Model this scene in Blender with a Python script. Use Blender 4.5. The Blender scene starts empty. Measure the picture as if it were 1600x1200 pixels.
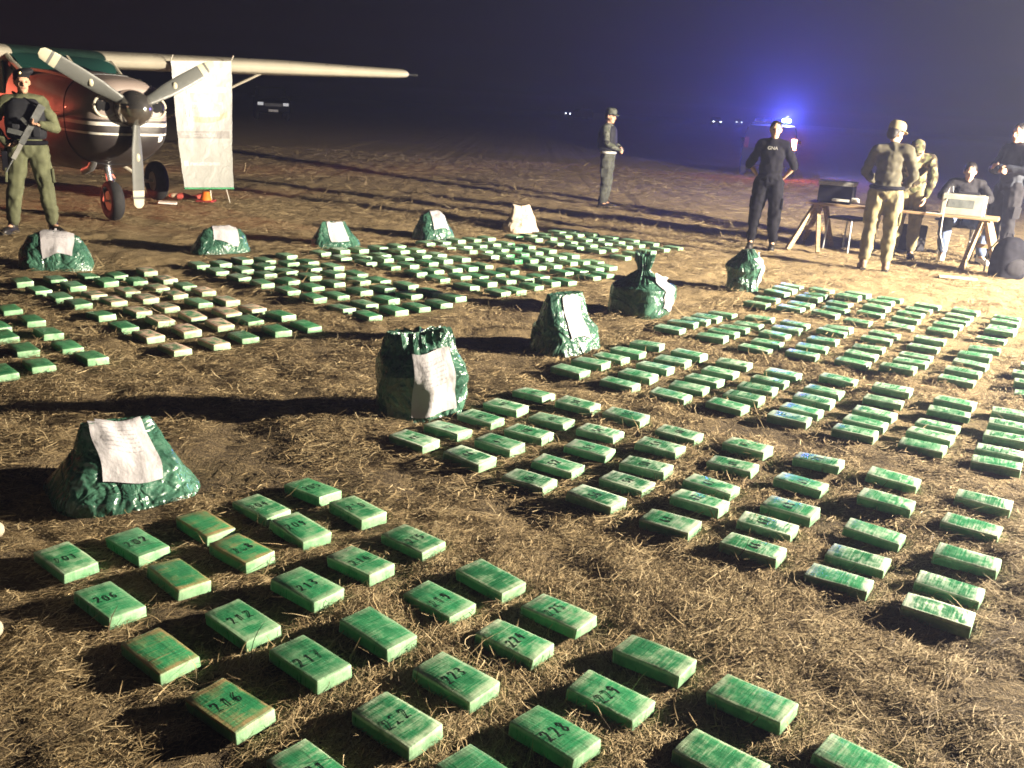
import bpy, bmesh, math, random
import numpy as np
from mathutils import Vector, Matrix, noise as mnoise
from mathutils.bvhtree import BVHTree
R = math.radians
sc = bpy.context.scene
col = sc.collection
random.seed(7); rng = np.random.default_rng(7)

# ---------------------------------------------------------------- camera
PIT, ROL, FPX, CAMH = 0.28992, 0.05783, 1450.0, 1.65
cd = bpy.data.cameras.new('camera'); cam = bpy.data.objects.new('camera', cd); col.objects.link(cam)
cd.sensor_width = 36; cd.sensor_fit = 'HORIZONTAL'; cd.lens = FPX/1600*36; cd.clip_end = 3000; cd.clip_start = .05
_r0 = Vector((1, 0, 0)); _u0 = Vector((0, math.sin(PIT), math.cos(PIT))); _f = Vector((0, math.cos(PIT), -math.sin(PIT)))
_r = math.cos(ROL)*_r0 + math.sin(ROL)*_u0; _u = -math.sin(ROL)*_r0 + math.cos(ROL)*_u0
cam.matrix_world = Matrix(((_r.x, _u.x, -_f.x, 0), (_r.y, _u.y, -_f.y, 0), (_r.z, _u.z, -_f.z, CAMH), (0, 0, 0, 1)))
sc.camera = cam
def ray(px, py):
    return (_r*((px-800)/FPX) + _u*(-(py-600)/FPX) + _f)
def G(px, py, z=0.0):                       # photo pixel -> point on the level z
    d = ray(px, py); t = (z-CAMH)/d.z
    return Vector((d.x*t, d.y*t, z))
def AT(px, py, y):                          # photo pixel -> point at ground distance y
    d = ray(px, py); t = y/d.y
    return Vector((d.x*t, y, CAMH+d.z*t))

# ---------------------------------------------------------------- night sky, exposure
w = bpy.data.worlds.new('World'); sc.world = w; w.use_nodes = True
wn = w.node_tree.nodes; bg = wn['Background']
sky = wn.new('ShaderNodeTexSky'); sky.sky_type = 'NISHITA'; sky.sun_disc = False
sky.sun_elevation = R(-4); sky.sun_rotation = R(200); sky.altitude = 200
w.node_tree.links.new(sky.outputs[0], bg.inputs[0]); bg.inputs[1].default_value = 0.05
vs = sc.view_settings; vs.view_transform = 'Standard'; vs.look = 'None'; vs.gamma = 1; vs.exposure = 1.1
sc.cycles.use_denoising = True
sc.cycles.max_bounces = 6; sc.cycles.diffuse_bounces = 1; sc.cycles.glossy_bounces = 3; sc.cycles.volume_bounces = 0
sc.cycles.transparent_max_bounces = 6
sc.cycles.caustics_reflective = False; sc.cycles.caustics_refractive = False
sc.cycles.sample_clamp_indirect = 4
sc.cycles.filter_width = 1.7

FLOOD = Vector((11.6, 6.9, 2.9))             # floodlight head on its mast, right of the field of view
FLOOD_W, FLOOD_COL = 25500.0, (1.0, .865, .665)

# ---------------------------------------------------------------- helpers
def tag(o, label=None, cat=None, group=None, kind=None):
    if label: o['label'] = label
    if cat: o['category'] = cat
    if group: o['group'] = group
    if kind: o['kind'] = kind
    return o
def empty(name, loc=(0, 0, 0), rz=0.0):
    o = bpy.data.objects.new(name, None); col.objects.link(o); o.location = loc; o.rotation_euler = (0, 0, rz); o.empty_display_size = .1
    return o
def link(name, me, m, parent=None, smooth=True):
    o = bpy.data.objects.new(name, me); col.objects.link(o)
    if m is not None and not me.materials: me.materials.append(m)
    if smooth:
        me.polygons.foreach_set('use_smooth', np.ones(len(me.polygons), bool))
    if parent: o.parent = parent
    return o
def smooth_by_angle(me, deg=35):
    bm = bmesh.new(); bm.from_mesh(me); lim = R(deg)
    for e in bm.edges:
        if len(e.link_faces) == 2 and e.calc_face_angle(0) > lim: e.smooth = False
    for f in bm.faces: f.smooth = True
    bm.to_mesh(me); bm.free()

def frame(d, up=Vector((0, 0, 1))):
    d = Vector(d).normalized()
    if abs(d.dot(up)) > .97: up = Vector((0, 1, 0))
    a = d.cross(up).normalized(); b = a.cross(d).normalized()
    return a, b
class MB:
    def __init__(s): s.v = []; s.f = []
    def add(s, vs, fs):
        o = len(s.v); s.v += [tuple(x) for x in vs]; s.f += [tuple(i+o for i in f) for f in fs]; return s
    def box(s, c, size, mat=None):
        c = Vector(c); x, y, z = (k/2 for k in size)
        vs = [Vector(p) for p in ((-x,-y,-z),(x,-y,-z),(x,y,-z),(-x,y,-z),(-x,-y,z),(x,-y,z),(x,y,z),(-x,y,z))]
        if mat is not None: vs = [mat @ p for p in vs]
        return s.add([p+c for p in vs], [(0,3,2,1),(4,5,6,7),(0,1,5,4),(1,2,6,5),(2,3,7,6),(3,0,4,7)])
    def bar(s, a, b, w, t, up=Vector((0, 0, 1))):
        a = Vector(a); b = Vector(b); p, q = frame(b-a, up); vs = []
        for e in (a, b):
            for i, j in ((-1,-1),(1,-1),(1,1),(-1,1)): vs.append(e+p*(i*w/2)+q*(j*t/2))
        return s.add(vs, [(0,1,2,3),(7,6,5,4),(0,4,5,1),(1,5,6,2),(2,6,7,3),(3,7,4,0)])
    def tube(s, pts, rad, n=10, caps=True, flat=1.0, up=Vector((0, 0, 1))):
        pts = [Vector(p) for p in pts]; m = len(pts)
        rad = [rad]*m if not hasattr(rad, '__len__') else list(rad)
        rings = []
        for i, p in enumerate(pts):
            d = (pts[min(i+1, m-1)]-pts[max(i-1, 0)]); a, b = frame(d, up)
            rings.append([p+a*(math.cos(2*math.pi*k/n)*rad[i])+b*(math.sin(2*math.pi*k/n)*rad[i]*flat) for k in range(n)])
        return s.loft(rings, caps)
    def loft(s, rings, caps=True):
        n = len(rings[0]); vs = [p for r in rings for p in r]; fs = []
        for i in range(len(rings)-1):
            for k in range(n):
                a = i*n+k; b = i*n+(k+1) % n; fs.append((a, b, b+n, a+n))
        if caps:
            fs.append(tuple(range(n-1, -1, -1))); o = (len(rings)-1)*n; fs.append(tuple(range(o, o+n)))
        return s.add(vs, fs)
    def cap(s, pts, rad, n=10):                # sphere-swept chain (rounded ends)
        pts = [Vector(p) for p in pts]; rad = list(rad)
        d0 = (pts[1]-pts[0]).normalized(); d1 = (pts[-1]-pts[-2]).normalized()
        P = [pts[0]-d0*rad[0]*.98, pts[0]-d0*rad[0]*.7]+pts+[pts[-1]+d1*rad[-1]*.7, pts[-1]+d1*rad[-1]*.98]
        Q = [rad[0]*.18, rad[0]*.71]+rad+[rad[-1]*.71, rad[-1]*.18]
        return s.tube(P, Q, n)
    def ell(s, c, r, rot=None, n=14, m=9):
        c = Vector(c); rings = []
        for i in range(1, m):
            t = math.pi*i/m
            rings.append([Vector((math.sin(t)*math.cos(2*math.pi*k/n)*r[0], math.sin(t)*math.sin(2*math.pi*k/n)*r[1], -math.cos(t)*r[2])) for k in range(n)])
        if rot is not None: rings = [[rot @ p for p in q] for q in rings]
        return s.loft([[p+c for p in q] for q in rings])
    def mesh(s, name='mesh'):
        me = bpy.data.meshes.new(name); me.from_pydata(s.v, [], s.f); me.validate(); me.update(); return me
    def build(s, name, m, parent=None, smooth=None, bevel=0):
        me = s.mesh(name)
        if bevel:
            bm = bmesh.new(); bm.from_mesh(me)
            bmesh.ops.bevel(bm, geom=bm.edges[:], offset=bevel, segments=2, affect='EDGES', clamp_overlap=True, profile=.5)
            bm.to_mesh(me); bm.free()
        o = link(name, me, m, parent, smooth=False)
        if smooth: smooth_by_angle(me, smooth)
        return o

def _h(i, j, k, s):
    n = (i*374761393 + j*668265263 + k*2147483647 + s*144269) & 0xffffffff
    n = ((n ^ (n >> 13))*1274126177) & 0xffffffff
    return ((n ^ (n >> 16)) & 0xffffff)/float(0xffffff)
def vn(P, s=0):                              # smooth value noise -1..1 at (N,3)
    P = np.asarray(P, float); I = np.floor(P).astype(np.int64); F = P-I; F = F*F*(3-2*F); r = 0
    for a in (0, 1):
        for b in (0, 1):
            for c in (0, 1):
                wt = (F[:,0] if a else 1-F[:,0])*(F[:,1] if b else 1-F[:,1])*(F[:,2] if c else 1-F[:,2])
                r = r+wt*_h(I[:,0]+a, I[:,1]+b, I[:,2]+c, s)
    return r*2-1
def v2(x, y, s=0): return vn(np.stack([x, y, np.zeros_like(x)], -1), s)

# ---------------------------------------------------------------- materials
class N:
    def __init__(s, name):
        s.m = bpy.data.materials.new(name); s.m.use_nodes = True; s.t = s.m.node_tree; s.n = s.t.nodes
        s.b = s.n['Principled BSDF']; s.o = s.n['Material Output']
    def new(s, k, **kw):
        q = s.n.new(k)
        for a, b in kw.items(): setattr(q, a, b)
        return q
    def L(s, a, b): s.t.links.new(a, b)
    def obj(s): return s.new('ShaderNodeTexCoord').outputs['Object']
    def math(s, op, a, b=None, c=None, clamp=False):
        q = s.new('ShaderNodeMath', operation=op, use_clamp=clamp)
        for i, x in enumerate((a, b, c)):
            if x is None: continue
            if isinstance(x, (int, float)): q.inputs[i].default_value = x
            else: s.L(x, q.inputs[i])
        return q.outputs[0]
    def noise(s, vec, scale, detail=4, rough=.6, dist=0):
        q = s.new('ShaderNodeTexNoise'); q.inputs['Scale'].default_value = scale; q.inputs['Detail'].default_value = detail
        q.inputs['Roughness'].default_value = rough; q.inputs['Distortion'].default_value = dist
        if vec is not None: s.L(vec, q.inputs['Vector'])
        return q.outputs['Fac']
    def maprange(s, x, a, b, c=0, d=1):
        q = s.new('ShaderNodeMapRange'); q.interpolation_type = 'SMOOTHSTEP'; s.L(x, q.inputs[0])
        for i, v in enumerate((a, b, c, d)): q.inputs[i+1].default_value = v
        return q.outputs[0]
    def mix(s, f, a, b, mode='MIX'):
        q = s.new('ShaderNodeMix', data_type='RGBA', blend_type=mode)
        for i, x in ((0, f), (6, a), (7, b)):
            if isinstance(x, (int, float)): q.inputs[i].default_value = x
            elif isinstance(x, (tuple, list)): q.inputs[i].default_value = (*x[:3], 1)
            else: s.L(x, q.inputs[i])
        return q.outputs[2]
    def mapping(s, vec, scale=(1,1,1), rot=(0,0,0), loc=(0,0,0)):
        q = s.new('ShaderNodeMapping'); s.L(vec, q.inputs[0]); q.inputs['Scale'].default_value = scale; q.inputs['Rotation'].default_value = rot; q.inputs['Location'].default_value = loc
        return q.outputs[0]
    def bump(s, h, strength=.3, dist=.01):
        q = s.new('ShaderNodeBump'); s.L(h, q.inputs['Height']); q.inputs['Strength'].default_value = strength; q.inputs['Distance'].default_value = dist
        s.L(q.outputs[0], s.b.inputs['Normal'])
    def set(s, **kw):
        for k, v in kw.items():
            i = s.b.inputs[k.replace('_', ' ')]
            if isinstance(v, (int, float)): i.default_value = v
            elif isinstance(v, (tuple, list)): i.default_value = (*v[:3], 1)
            else: s.L(v, i)
        return s
MATS = {}
def mat(name, c, rough=.6, metal=0, spec=.3, var=.25, scale=8, bump=0, bscale=60, bdist=.004, coat=0):
    if name in MATS: return MATS[name]
    q = N(name); p = q.obj(); n = q.noise(p, scale, 5)
    lo = tuple(x*(1-var) for x in c); hi = tuple(min(1, x*(1+var)) for x in c)
    q.set(Base_Color=q.mix(q.maprange(n, .25, .75), lo, hi), Metallic=metal, Roughness=q.maprange(q.noise(p, scale*2.3), .3, .7, max(.03, rough-.1), min(1, rough+.1)))
    q.b.inputs['Specular IOR Level'].default_value = spec
    q.b.inputs['Coat Weight'].default_value = coat
    if bump: q.bump(q.noise(p, bscale, 4), bump, bdist)
    MATS[name] = q.m; return q.m
def glow(name, c, strength):
    q = N(name); q.set(Base_Color=c, Roughness=.4); q.b.inputs['Emission Color'].default_value = (*c, 1); q.b.inputs['Emission Strength'].default_value = strength
    MATS[name] = q.m; return q.m

# ---------------------------------------------------------------- ground
def gh(x, y):
    x = np.asarray(x, float); y = np.asarray(y, float)
    return .016*v2(x*1.1, y*1.1, 3)+.014*v2(x*3.7, y*3.7, 4)+.013*v2(x*8.3, y*8.3, 5)
def gh1(x, y): return float(gh(np.array([x]), np.array([y]))[0])
def axis(lo, hi, step, far, grow):
    a = list(np.arange(lo, hi+1e-6, step)); s = step; t = []
    x = hi
    while x < far: s *= grow; x += s; t.append(x)
    s = step; u = []; x = lo
    while x > -far: s *= grow; x -= s; u.append(x)
    return np.array(u[::-1]+a+t)
gx = axis(-6.5, 8, .06, 900, 1.16); gy = axis(.8, 14, .06, 900, 1.16)
X, Y = np.meshgrid(gx, gy); fx, fy = X.ravel(), Y.ravel()
lump = .008*v2(fx*17, fy*17, 6)
Z = gh(fx, fy)+lump-.006
dd = np.hypot(fx, fy); Z = Z+np.where(dd > 25, .10*v2(fx*.07, fy*.07, 8)*np.clip((dd-25)/40, 0, 1), 0)
nx, ny = len(gx), len(gy)
i0 = (np.arange(ny-1)[:, None]*nx+np.arange(nx-1)[None]).ravel()
F = np.stack([i0, i0+1, i0+1+nx, i0+nx], -1)
me = bpy.data.meshes.new('ground'); me.vertices.add(len(fx)); me.vertices.foreach_set('co', np.stack([fx, fy, Z], -1).ravel())
me.loops.add(F.size); me.loops.foreach_set('vertex_index', F.ravel()); me.polygons.add(len(F)); me.polygons.foreach_set('loop_start', np.arange(0, F.size, 4))
me.update(calc_edges=True)
q = N('dry_field_soil'); p = q.obj()
big = q.noise(p, .55, 5, .6); mid = q.noise(p, 5, 6, .65); fine = q.noise(p, 55, 5, .7)
st = q.noise(q.mapping(p, (30, 130, 40), (0, 0, .6)), 1, 4, .6, 1.2); st2 = q.noise(q.mapping(p, (120, 26, 40), (0, 0, .2)), 1, 4, .6, 1.2)
soil = q.mix(fine, (.050, .039, .027), (.135, .102, .066))
straw = q.mix(fine, (.20, .148, .078), (.44, .335, .185))
# the thatch covers nearly all of the ground away from where people stood and knelt
dist = q.new('ShaderNodeVectorMath', operation='LENGTH'); q.L(p, dist.inputs[0])
farf = q.maprange(dist.outputs['Value'], 4, 13)
cover = q.math('ADD', q.math('MULTIPLY', q.math('MAXIMUM', st, st2), .9), q.math('ADD', q.math('MULTIPLY', big, .5), q.math('MULTIPLY', mid, .45)))
cov = q.maprange(q.math('ADD', cover, q.math('MULTIPLY', farf, .22)), .86, 1.16)
q.set(Base_Color=q.mix(cov, soil, straw), Roughness=.95)
q.b.inputs['Specular IOR Level'].default_value = .1
q.bump(q.math('ADD', q.math('ADD', fine, q.math('MULTIPLY', mid, 1.5)), q.math('MULTIPLY', q.math('MAXIMUM', st, st2), 1.2)), 1.0, .03)
ground = link('ground', me, q.m); tag(ground, kind='structure')
# ---------------------------------------------------------------- floodlight on a mast (gives the scene its light)
dark_metal = mat('dark_painted_metal', (.03, .032, .035), .45, .4, bump=.1)
steel = mat('galvanised_steel', (.35, .36, .37), .4, .8)
ft = empty('floodlight_tower', (FLOOD.x+.15, FLOOD.y-.05, 0)); tag(ft, 'tripod floodlight mast throwing warm white light across the field', 'floodlight')
aim = (Vector((-.5, 9.5, .3))-FLOOD).normalized()
MB().tube([(0, 0, .25), (0, 0, 2.65)], .03, 12).build('mast', steel, ft, smooth=40)
for k in range(3):
    a = 2.1*k+.4; MB().tube([(0, 0, 1.0), (math.cos(a)*.75, math.sin(a)*.75, .0)], .018, 8).build('leg', steel, ft, smooth=40)
ax, ay = frame(aim); rel = FLOOD-ft.location
MB().tube([(0, 0, 2.65), (0, 0, 2.76), rel-aim*.25], .022, 8).build('bracket', steel, ft, smooth=40)
hm = Matrix((ax, aim, ay)).transposed()
hd = MB().box(rel-aim*.19, (.5, .16, .36), hm).build('lamp_head', dark_metal, ft, bevel=.015)
MB().box(rel-aim*.107, (.44, .012, .30), hm).build('lamp_glass', glow('floodlight_glass', (1, .93, .78), 40), hd)
ld = bpy.data.lights.new('floodlight', 'SPOT'); ld.energy = FLOOD_W; ld.color = FLOOD_COL; ld.spot_size = R(165); ld.spot_blend = .5; ld.shadow_soft_size = .12
lo = bpy.data.objects.new('floodlight_beam', ld); col.objects.link(lo); lo.parent = ft; lo.location = rel; lo.rotation_euler = aim.to_track_quat('-Z', 'Y').to_euler()

# ---------------------------------------------------------------- the wrapped bricks
BL, BW, BH = .228, .125, .043
L1 = [(103,870),(215,843),(320,811),(409,785),(489,758),(170,931),(279,894),(378,855),(469,823),(559,792),
      (250,1013),(379,970),(480,920),(564,878),(646,841),(359,1100),(484,1033),(590,988),(686,935),(767,902),
      (490,1196),(621,1125),(712,1059),(804,998),(874,952),None,(758,1215),(867,1143),(954,1085),(1022,1028),
      None,None,None,(1127,1180),(1175,1098),None,None,None,None,(1350,1190)]
R1 = [(647,685),(700,666),(752,649),(791,632),(834,614),(734,711),(781,692),(827,673),(862,650),(903,630),
      (828,742),(872,720),(922,699),(938,672),(978,650),(932,776),(980,750),(1010,726),(1031,701),(1061,676),
      (1047,814),(1093,786),(1112,758),(1145,727),(1168,701),(1176,858),(1199,823),(1235,794),(1252,753),(1279,722),
      (1311,904),(1341,869),(1366,833),(1384,785),(1396,748),(1467,954),(1484,914),(1511,873),(1518,821),(1537,782)]
R2 = [(891,578),(923,568),(955,557),(982,548),(1011,539),(969,598),(997,585),(1024,574),(1051,562),(1077,552),
      (1048,615),(1077,602),(1101,589),(1126,577),(1147,564),(1137,632),(1163,619),(1184,606),(1203,593),(1224,579),
      (1234,651),(1253,637),(1272,622),(1288,607),(1310,592),(1336,676),(1353,658),(1367,642),(1381,624),(1394,609),
      (1441,699),(1454,680),(1466,662),(1483,644),(1493,628),(1557,725),(1563,703),(1574,682),(1578,666),(1582,646)]
R3 = [(1046,515),(1067,506),(1087,499.5),(1105,491),(1130,485),(1113,526),(1131,518),(1148,510),(1170,503),(1188,493),
      (1181,539),(1200,530),(1211,520),(1230,511),(1243,503.5),(1254,551.5),(1269,541.6),(1286,531),(1300,518),(1310,511),
      (1333,564),(1346,554),(1358,542),(1370,531),(1382,522),(1403,577),(1423,567),(1432,554.5),(1443.5,541),(1453,533),
      (1495,593.5),(1505,581),(1517,566),(1523.5,554),(1538,546.5),(1615,616),(1615,598),(1610,583),(1622,569)]
R4 = [(1183,472),(1198.5,465),(1214,457),(1226,451.5),(1236.6,445.7),(1236,479),(1252,472.5),(1264,464),(1275.6,459),(1284,452),
      (1291,487),(1306,479),(1312,472),(1325.6,465),(1340,461),(1341,497),(1361,487),(1370,479),(1377,471.5),(1391,467),
      (1406,505.6),(1416,497),(1423,489),(1436,482),(1449.6,477),(1471,516.6),(1481,506),(1493,499),(1499.6,491.5),(1509,486),
      (1549,527.6),(1563,517),(1567,509),(1571,502),(1574,494)]
L2 = [(14,480.5),(49,500),(75,517),(105,538),(142,557),(-6,510),(6,525),(37,548),(61,570),(2,580)]
L3 = [(34,438),(60,450),(93,461),(122,474),(157,488),(193,507),(231,522),(273,540),(86,435),(114,444),(147,455),(177,469),(215,483),(250,498),(291,513),(334,532),
      (138,429),(166,438),(199,451),(227,464),(259,475),(300,492),(343,503),(380,522),(182,426),(213,435),(245,445),(273,456),(310,470),(354,485),(389,496),(432,514),
      (229,420),(258,430),(289,441),(318,452),(354,466),(394,480),(438,491),(478,507)]
L4 = [(318,418),(348,427),(383,437),(419,447),(460,459),(500.5,471),(546,484),(587,496),(353,415),(387,423.5),(423.5,433),(460,443),(498,453),(537,465),(582,476.5),(628,487),
      (387.6,409.5),(422,420),(457,429),(494,437.5),(531,447),(573,460),(616.5,470),(664,482),(423.5,408),(459,417),(495,425),(532,434),(571,444),(610,455),(652,464),(698,478),
      (457,402.5),(491,413),(530,422),(567,431),(602.5,440.6),(646,450.6),(684,460),(720,470)]
L5 = [(510,398),(542,407),(581,414),(619,422),(660,431),(696,441),(742,450.6),(791,460),(540,395),(574.5,403),(608,410),(648,420),(686.5,428),(728.5,436),(770,446.5),(815,455),
      (569,393),(604,400),(640,409),(678,416),(715,424),(757,434),(800,441),(843,450),(600,391),(634,397),(668,405.6),(701,413),(740,421),(782.5,430),(827.5,438),(869.5,446),
      (628,388),(658.5,395.6),(691,403),(728.5,411),(764.5,419),(805,427),(852,435),(895,443)]
L6 = [(674,384),(706,391),(740,397),(774,405.5),(811,413),(848,421.5),(890,430),(933,437),(699,382),(731.5,389),(765,395),(798,403),(835,411),(872.5,419),(913,427),(954,434),
      (722,380),(756,387),(790,393),(821.5,400.5),(859,408),(897,416),(937.5,424),(746.5,377.5),(777,384.6),(811,391.5),(843,398),(880.5,405),(917,413.5),(958.5,422),
      (769,376),(799,383),(831,389),(864,395.5),(900,403),(939,412)]
L7 = [(812.5,371),(843,376),(877,382.5),(907.5,389),(942,395.5),(982,404),(835,369),(866,373.5),(898,380),(928.5,386),(961.5,392.5),(1000,400),(858,367),(889.5,371.5),(921,377.5),(952,382.5),(984,388.5),(1021.5,396),
      (880,365.5),(908,370),(940.5,375),(972,380),(1003.5,386),(1042.5,392.5),(902,364),(932,368.5),(963,373),(995,378),(1026,383.5),(1063.5,390)]
q = N('green_tape_wrap'); p = q.obj(); sx = q.new('ShaderNodeSeparateXYZ'); q.L(p, sx.inputs[0])
oi = q.new('ShaderNodeObjectInfo'); rnd = oi.outputs['Random']
off = q.new('ShaderNodeVectorMath', operation='ADD'); q.L(p, off.inputs[0])
cmb = q.new('ShaderNodeCombineXYZ'); r50 = q.math('MULTIPLY', rnd, 50)
for i in range(3): q.L(r50, cmb.inputs[i])
q.L(cmb.outputs[0], off.inputs[1]); pv = off.outputs[0]
ex = q.maprange(q.math('DIVIDE', q.math('ABSOLUTE', sx.outputs[0]), BL/2), .70, .90)
ey = q.maprange(q.math('DIVIDE', q.math('ABSOLUTE', sx.outputs[1]), BW/2), .80, .95)
patch = q.noise(pv, 16, 5, .65); streak = q.noise(q.mapping(pv, (130, 9, 20)), 1, 4, .6); streak2 = q.noise(q.mapping(pv, (12, 150, 20)), 1, 4, .6)
topm = q.maprange(sx.outputs[2], BH/2-.012, BH/2-.004, .12, 1)
edge = q.math('MULTIPLY', q.math('MULTIPLY', q.math('MAXIMUM', ex, ey), topm), q.maprange(patch, .18, .58))
scuff = q.maprange(q.math('ADD', q.math('MULTIPLY', patch, .62), q.math('MULTIPLY', streak, .42)), .47, .68)
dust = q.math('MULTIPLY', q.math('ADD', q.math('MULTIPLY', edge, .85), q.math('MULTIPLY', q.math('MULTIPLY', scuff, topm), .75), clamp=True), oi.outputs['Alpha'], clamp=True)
hue = q.math('FRACT', q.math('MULTIPLY', rnd, 7.31))
gA = q.mix(hue, (.014, .108, .043), (.026, .20, .080)); gB = q.mix(hue, (.026, .175, .072), (.050, .29, .120))
green = q.mix(q.maprange(patch, .3, .7), gA, gB)
green = q.mix(q.math('MULTIPLY', q.maprange(streak, .55, .8), .22), green, (.05, .30, .12))
endm = q.math('GREATER_THAN', q.math('ABSOLUTE', sx.outputs[0]), BL/2-.0065)
endp = q.math('MULTIPLY', endm, q.maprange(patch, .25, .6, .25, .7))
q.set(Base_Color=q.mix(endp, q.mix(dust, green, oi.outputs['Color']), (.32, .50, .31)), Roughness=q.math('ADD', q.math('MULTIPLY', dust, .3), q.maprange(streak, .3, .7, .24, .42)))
q.b.inputs['Specular IOR Level'].default_value = .6
q.bump(q.math('ADD', streak, q.math('ADD', q.math('MULTIPLY', streak2, .6), q.math('MULTIPLY', patch, 1.2))), .5, .003)
brick_mat = q.m
def brick_mesh(seed):
    r = random.Random(seed); bm = bmesh.new(); bmesh.ops.create_cube(bm, size=1)
    lx, ly, lz = BL*(1+r.uniform(-.025, .02)), BW*(1+r.uniform(-.03, .03)), BH*(1+r.uniform(-.08, .1))
    for v in bm.verts:
        v.co = Vector((v.co.x*lx+r.uniform(-.003, .003), v.co.y*ly+r.uniform(-.003, .003), v.co.z*lz+(r.uniform(-.0035, .0025) if v.co.z > 0 else 0)))
    bmesh.ops.bevel(bm, geom=bm.edges[:], offset=r.uniform(.003, .0055), segments=2, affect='EDGES', profile=.55)
    bmesh.ops.subdivide_edges(bm, edges=[e for e in bm.edges if e.calc_length() > .06], cuts=2, use_grid_fill=True)
    for v in bm.verts:
        c = v.co; v.co += Vector(mnoise.noise_vector(c*22+Vector((seed*3.1, 0, 0))))*.0018
        if c.z > 0: c.z += .002*(1-(c.x/(BL/2))**2)*r.uniform(.0, 1)
    for f in bm.faces: f.smooth = True
    for e in bm.edges:
        if len(e.link_faces) == 2 and e.calc_face_angle(0) > R(38): e.smooth = False
    me = bpy.data.meshes.new('wrapped_brick'); bm.to_mesh(me); bm.free(); me.materials.append(brick_mat)
    return me
BM = [brick_mesh(i) for i in range(10)]
DIG = {'0': [[(.5,1),(.15,.8),(.08,.4),(.3,.02),(.7,.05),(.9,.45),(.8,.85),(.5,1)]], '1': [[(.25,.75),(.55,1),(.5,0)]],
       '2': [[(.1,.75),(.3,.98),(.7,.95),(.8,.7),(.5,.35),(.1,.03),(.45,.1),(.95,.02)]], '3': [[(.12,.9),(.6,1),(.8,.75),(.4,.55),(.85,.35),(.7,.05),(.1,.08)]],
       '4': [[(.6,1),(.1,.4),(.9,.42)],[(.7,.75),(.62,0)]], '5': [[(.9,.98),(.25,.97),(.2,.55),(.65,.6),(.88,.3),(.6,.03),(.1,.1)]],
       '6': [[(.75,1),(.3,.7),(.1,.3),(.3,.02),(.75,.08),(.8,.4),(.45,.5),(.15,.3)]], '7': [[(.1,.95),(.9,.97),(.4,0)],[(.3,.5),(.75,.52)]],
       '8': [[(.5,.52),(.15,.75),(.5,1),(.82,.78),(.5,.52),(.1,.25),(.5,0),(.88,.25),(.5,.52)]], '9': [[(.8,.75),(.5,1),(.15,.75),(.4,.5),(.8,.7),(.75,.3),(.5,0)]]}
ink = mat('black_marker_ink', (.004, .010, .008), .5, var=.1)
def number_mesh(text, seed):
    r = random.Random(seed); b = MB(); h = r.uniform(.040, .048); wd = h*.66; x0 = -wd*len(text)/2+r.uniform(-.004, .004); y0 = -h/2+r.uniform(-.012, .02)
    for ci, ch in enumerate(text):
        sl = r.uniform(-.05, .12); dy = r.uniform(-.004, .004)
        for stroke in DIG[ch]:
            P = [(x0+ci*wd+(x*.66+sl*y+r.uniform(-.015, .015))*wd*.95, y0+dy+(y+r.uniform(-.015, .015))*h) for x, y in stroke]
            P = [Vector((a, c, 0)) for a, c in P]; P = [P[0]]+[P[i_].lerp(P[i_+1], f_) for i_ in range(len(P)-1) for f_ in (.2, .4, .6, .8, 1)]; vs = []; hw = r.uniform(.0017, .0023) if len(text) == 3 else .0032
            for i, pt in enumerate(P):
                d = (P[min(i+1, len(P)-1)]-P[max(i-1, 0)]).normalized(); n = Vector((-d.y, d.x, 0))*hw
                vs += [pt+n, pt-n]
            b.add(vs, [(2*i, 2*i+1, 2*i+3, 2*i+2) for i in range(len(P)-1)])
    b.v = [(-y, x, z) for x, y, z in b.v]      # written across the short side
    return b
FOOT = []                                     # footprints straw keeps clear of: x, y, angle, half length, half width
def place(pxy, ang, mode):
    if mode == 'top': c = G(pxy[0], pxy[1], BH)
    else:
        c = G(pxy[0], pxy[1], BH*.5); c = c-Vector((math.cos(ang), math.sin(ang), 0))*(BL/2)
    return c.x, c.y
BLK = [  # name, points, angle, mode, dust colour, dust range, label of an unnumbered brick, numbers from
 ('L1', L1, -39, 'top', (.36,.45,.30), (.35,1.1), 'green taped brick without a legible number in the block that starts at 201', 201),
 ('R1', R1, -33, 'top', (.45,.54,.42), (1.0,1.5), 'pale scuffed green brick in the block beside the pleated upright sack, number worn off', 41),
 ('R2', R2, -33, 'top', (.44,.55,.43), (1.0,1.5), 'scuffed green brick in the block beside the square-topped sack', 0),
 ('R3', R3, -31, 'top', (.44,.56,.43), (.9,1.4), 'scuffed green brick in the block beside the sack with the knotted top', 0),
 ('R4', R4, -37, 'top', (.44,.57,.42), (.8,1.3), 'green brick in the block beside the small round sack near the trestle table', 0),
 ('L2', L2, -46, 'top', (.20,.34,.18), (.15,.5), 'bright green brick in the partly seen block next to the pink-topped block', 0),
 ('L3', L3, -46, 'top', (.58,.40,.29), (.25,.8), 'green brick with dusty top in the block beside the sack at the rifleman\'s feet', 0),
 ('L4', L4, -45, 'end', (.50,.48,.40), (.3,.75), 'dark green brick with pale end in the block beside the sack that sags leftward', 0),
 ('L5', L5, -45, 'end', (.46,.50,.36), (.3,.75), 'dark green brick in the block beside the sack with a creased paper ridge', 0),
 ('L6', L6, -45, 'end', (.42,.52,.36), (.3,.75), 'dark green brick in the block beside the domed green sack next to the white sack', 0),
 ('L7', L7, -44, 'end', (.40,.52,.36), (.3,.75), 'dark green brick in the block beside the white sack', 0)]
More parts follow.
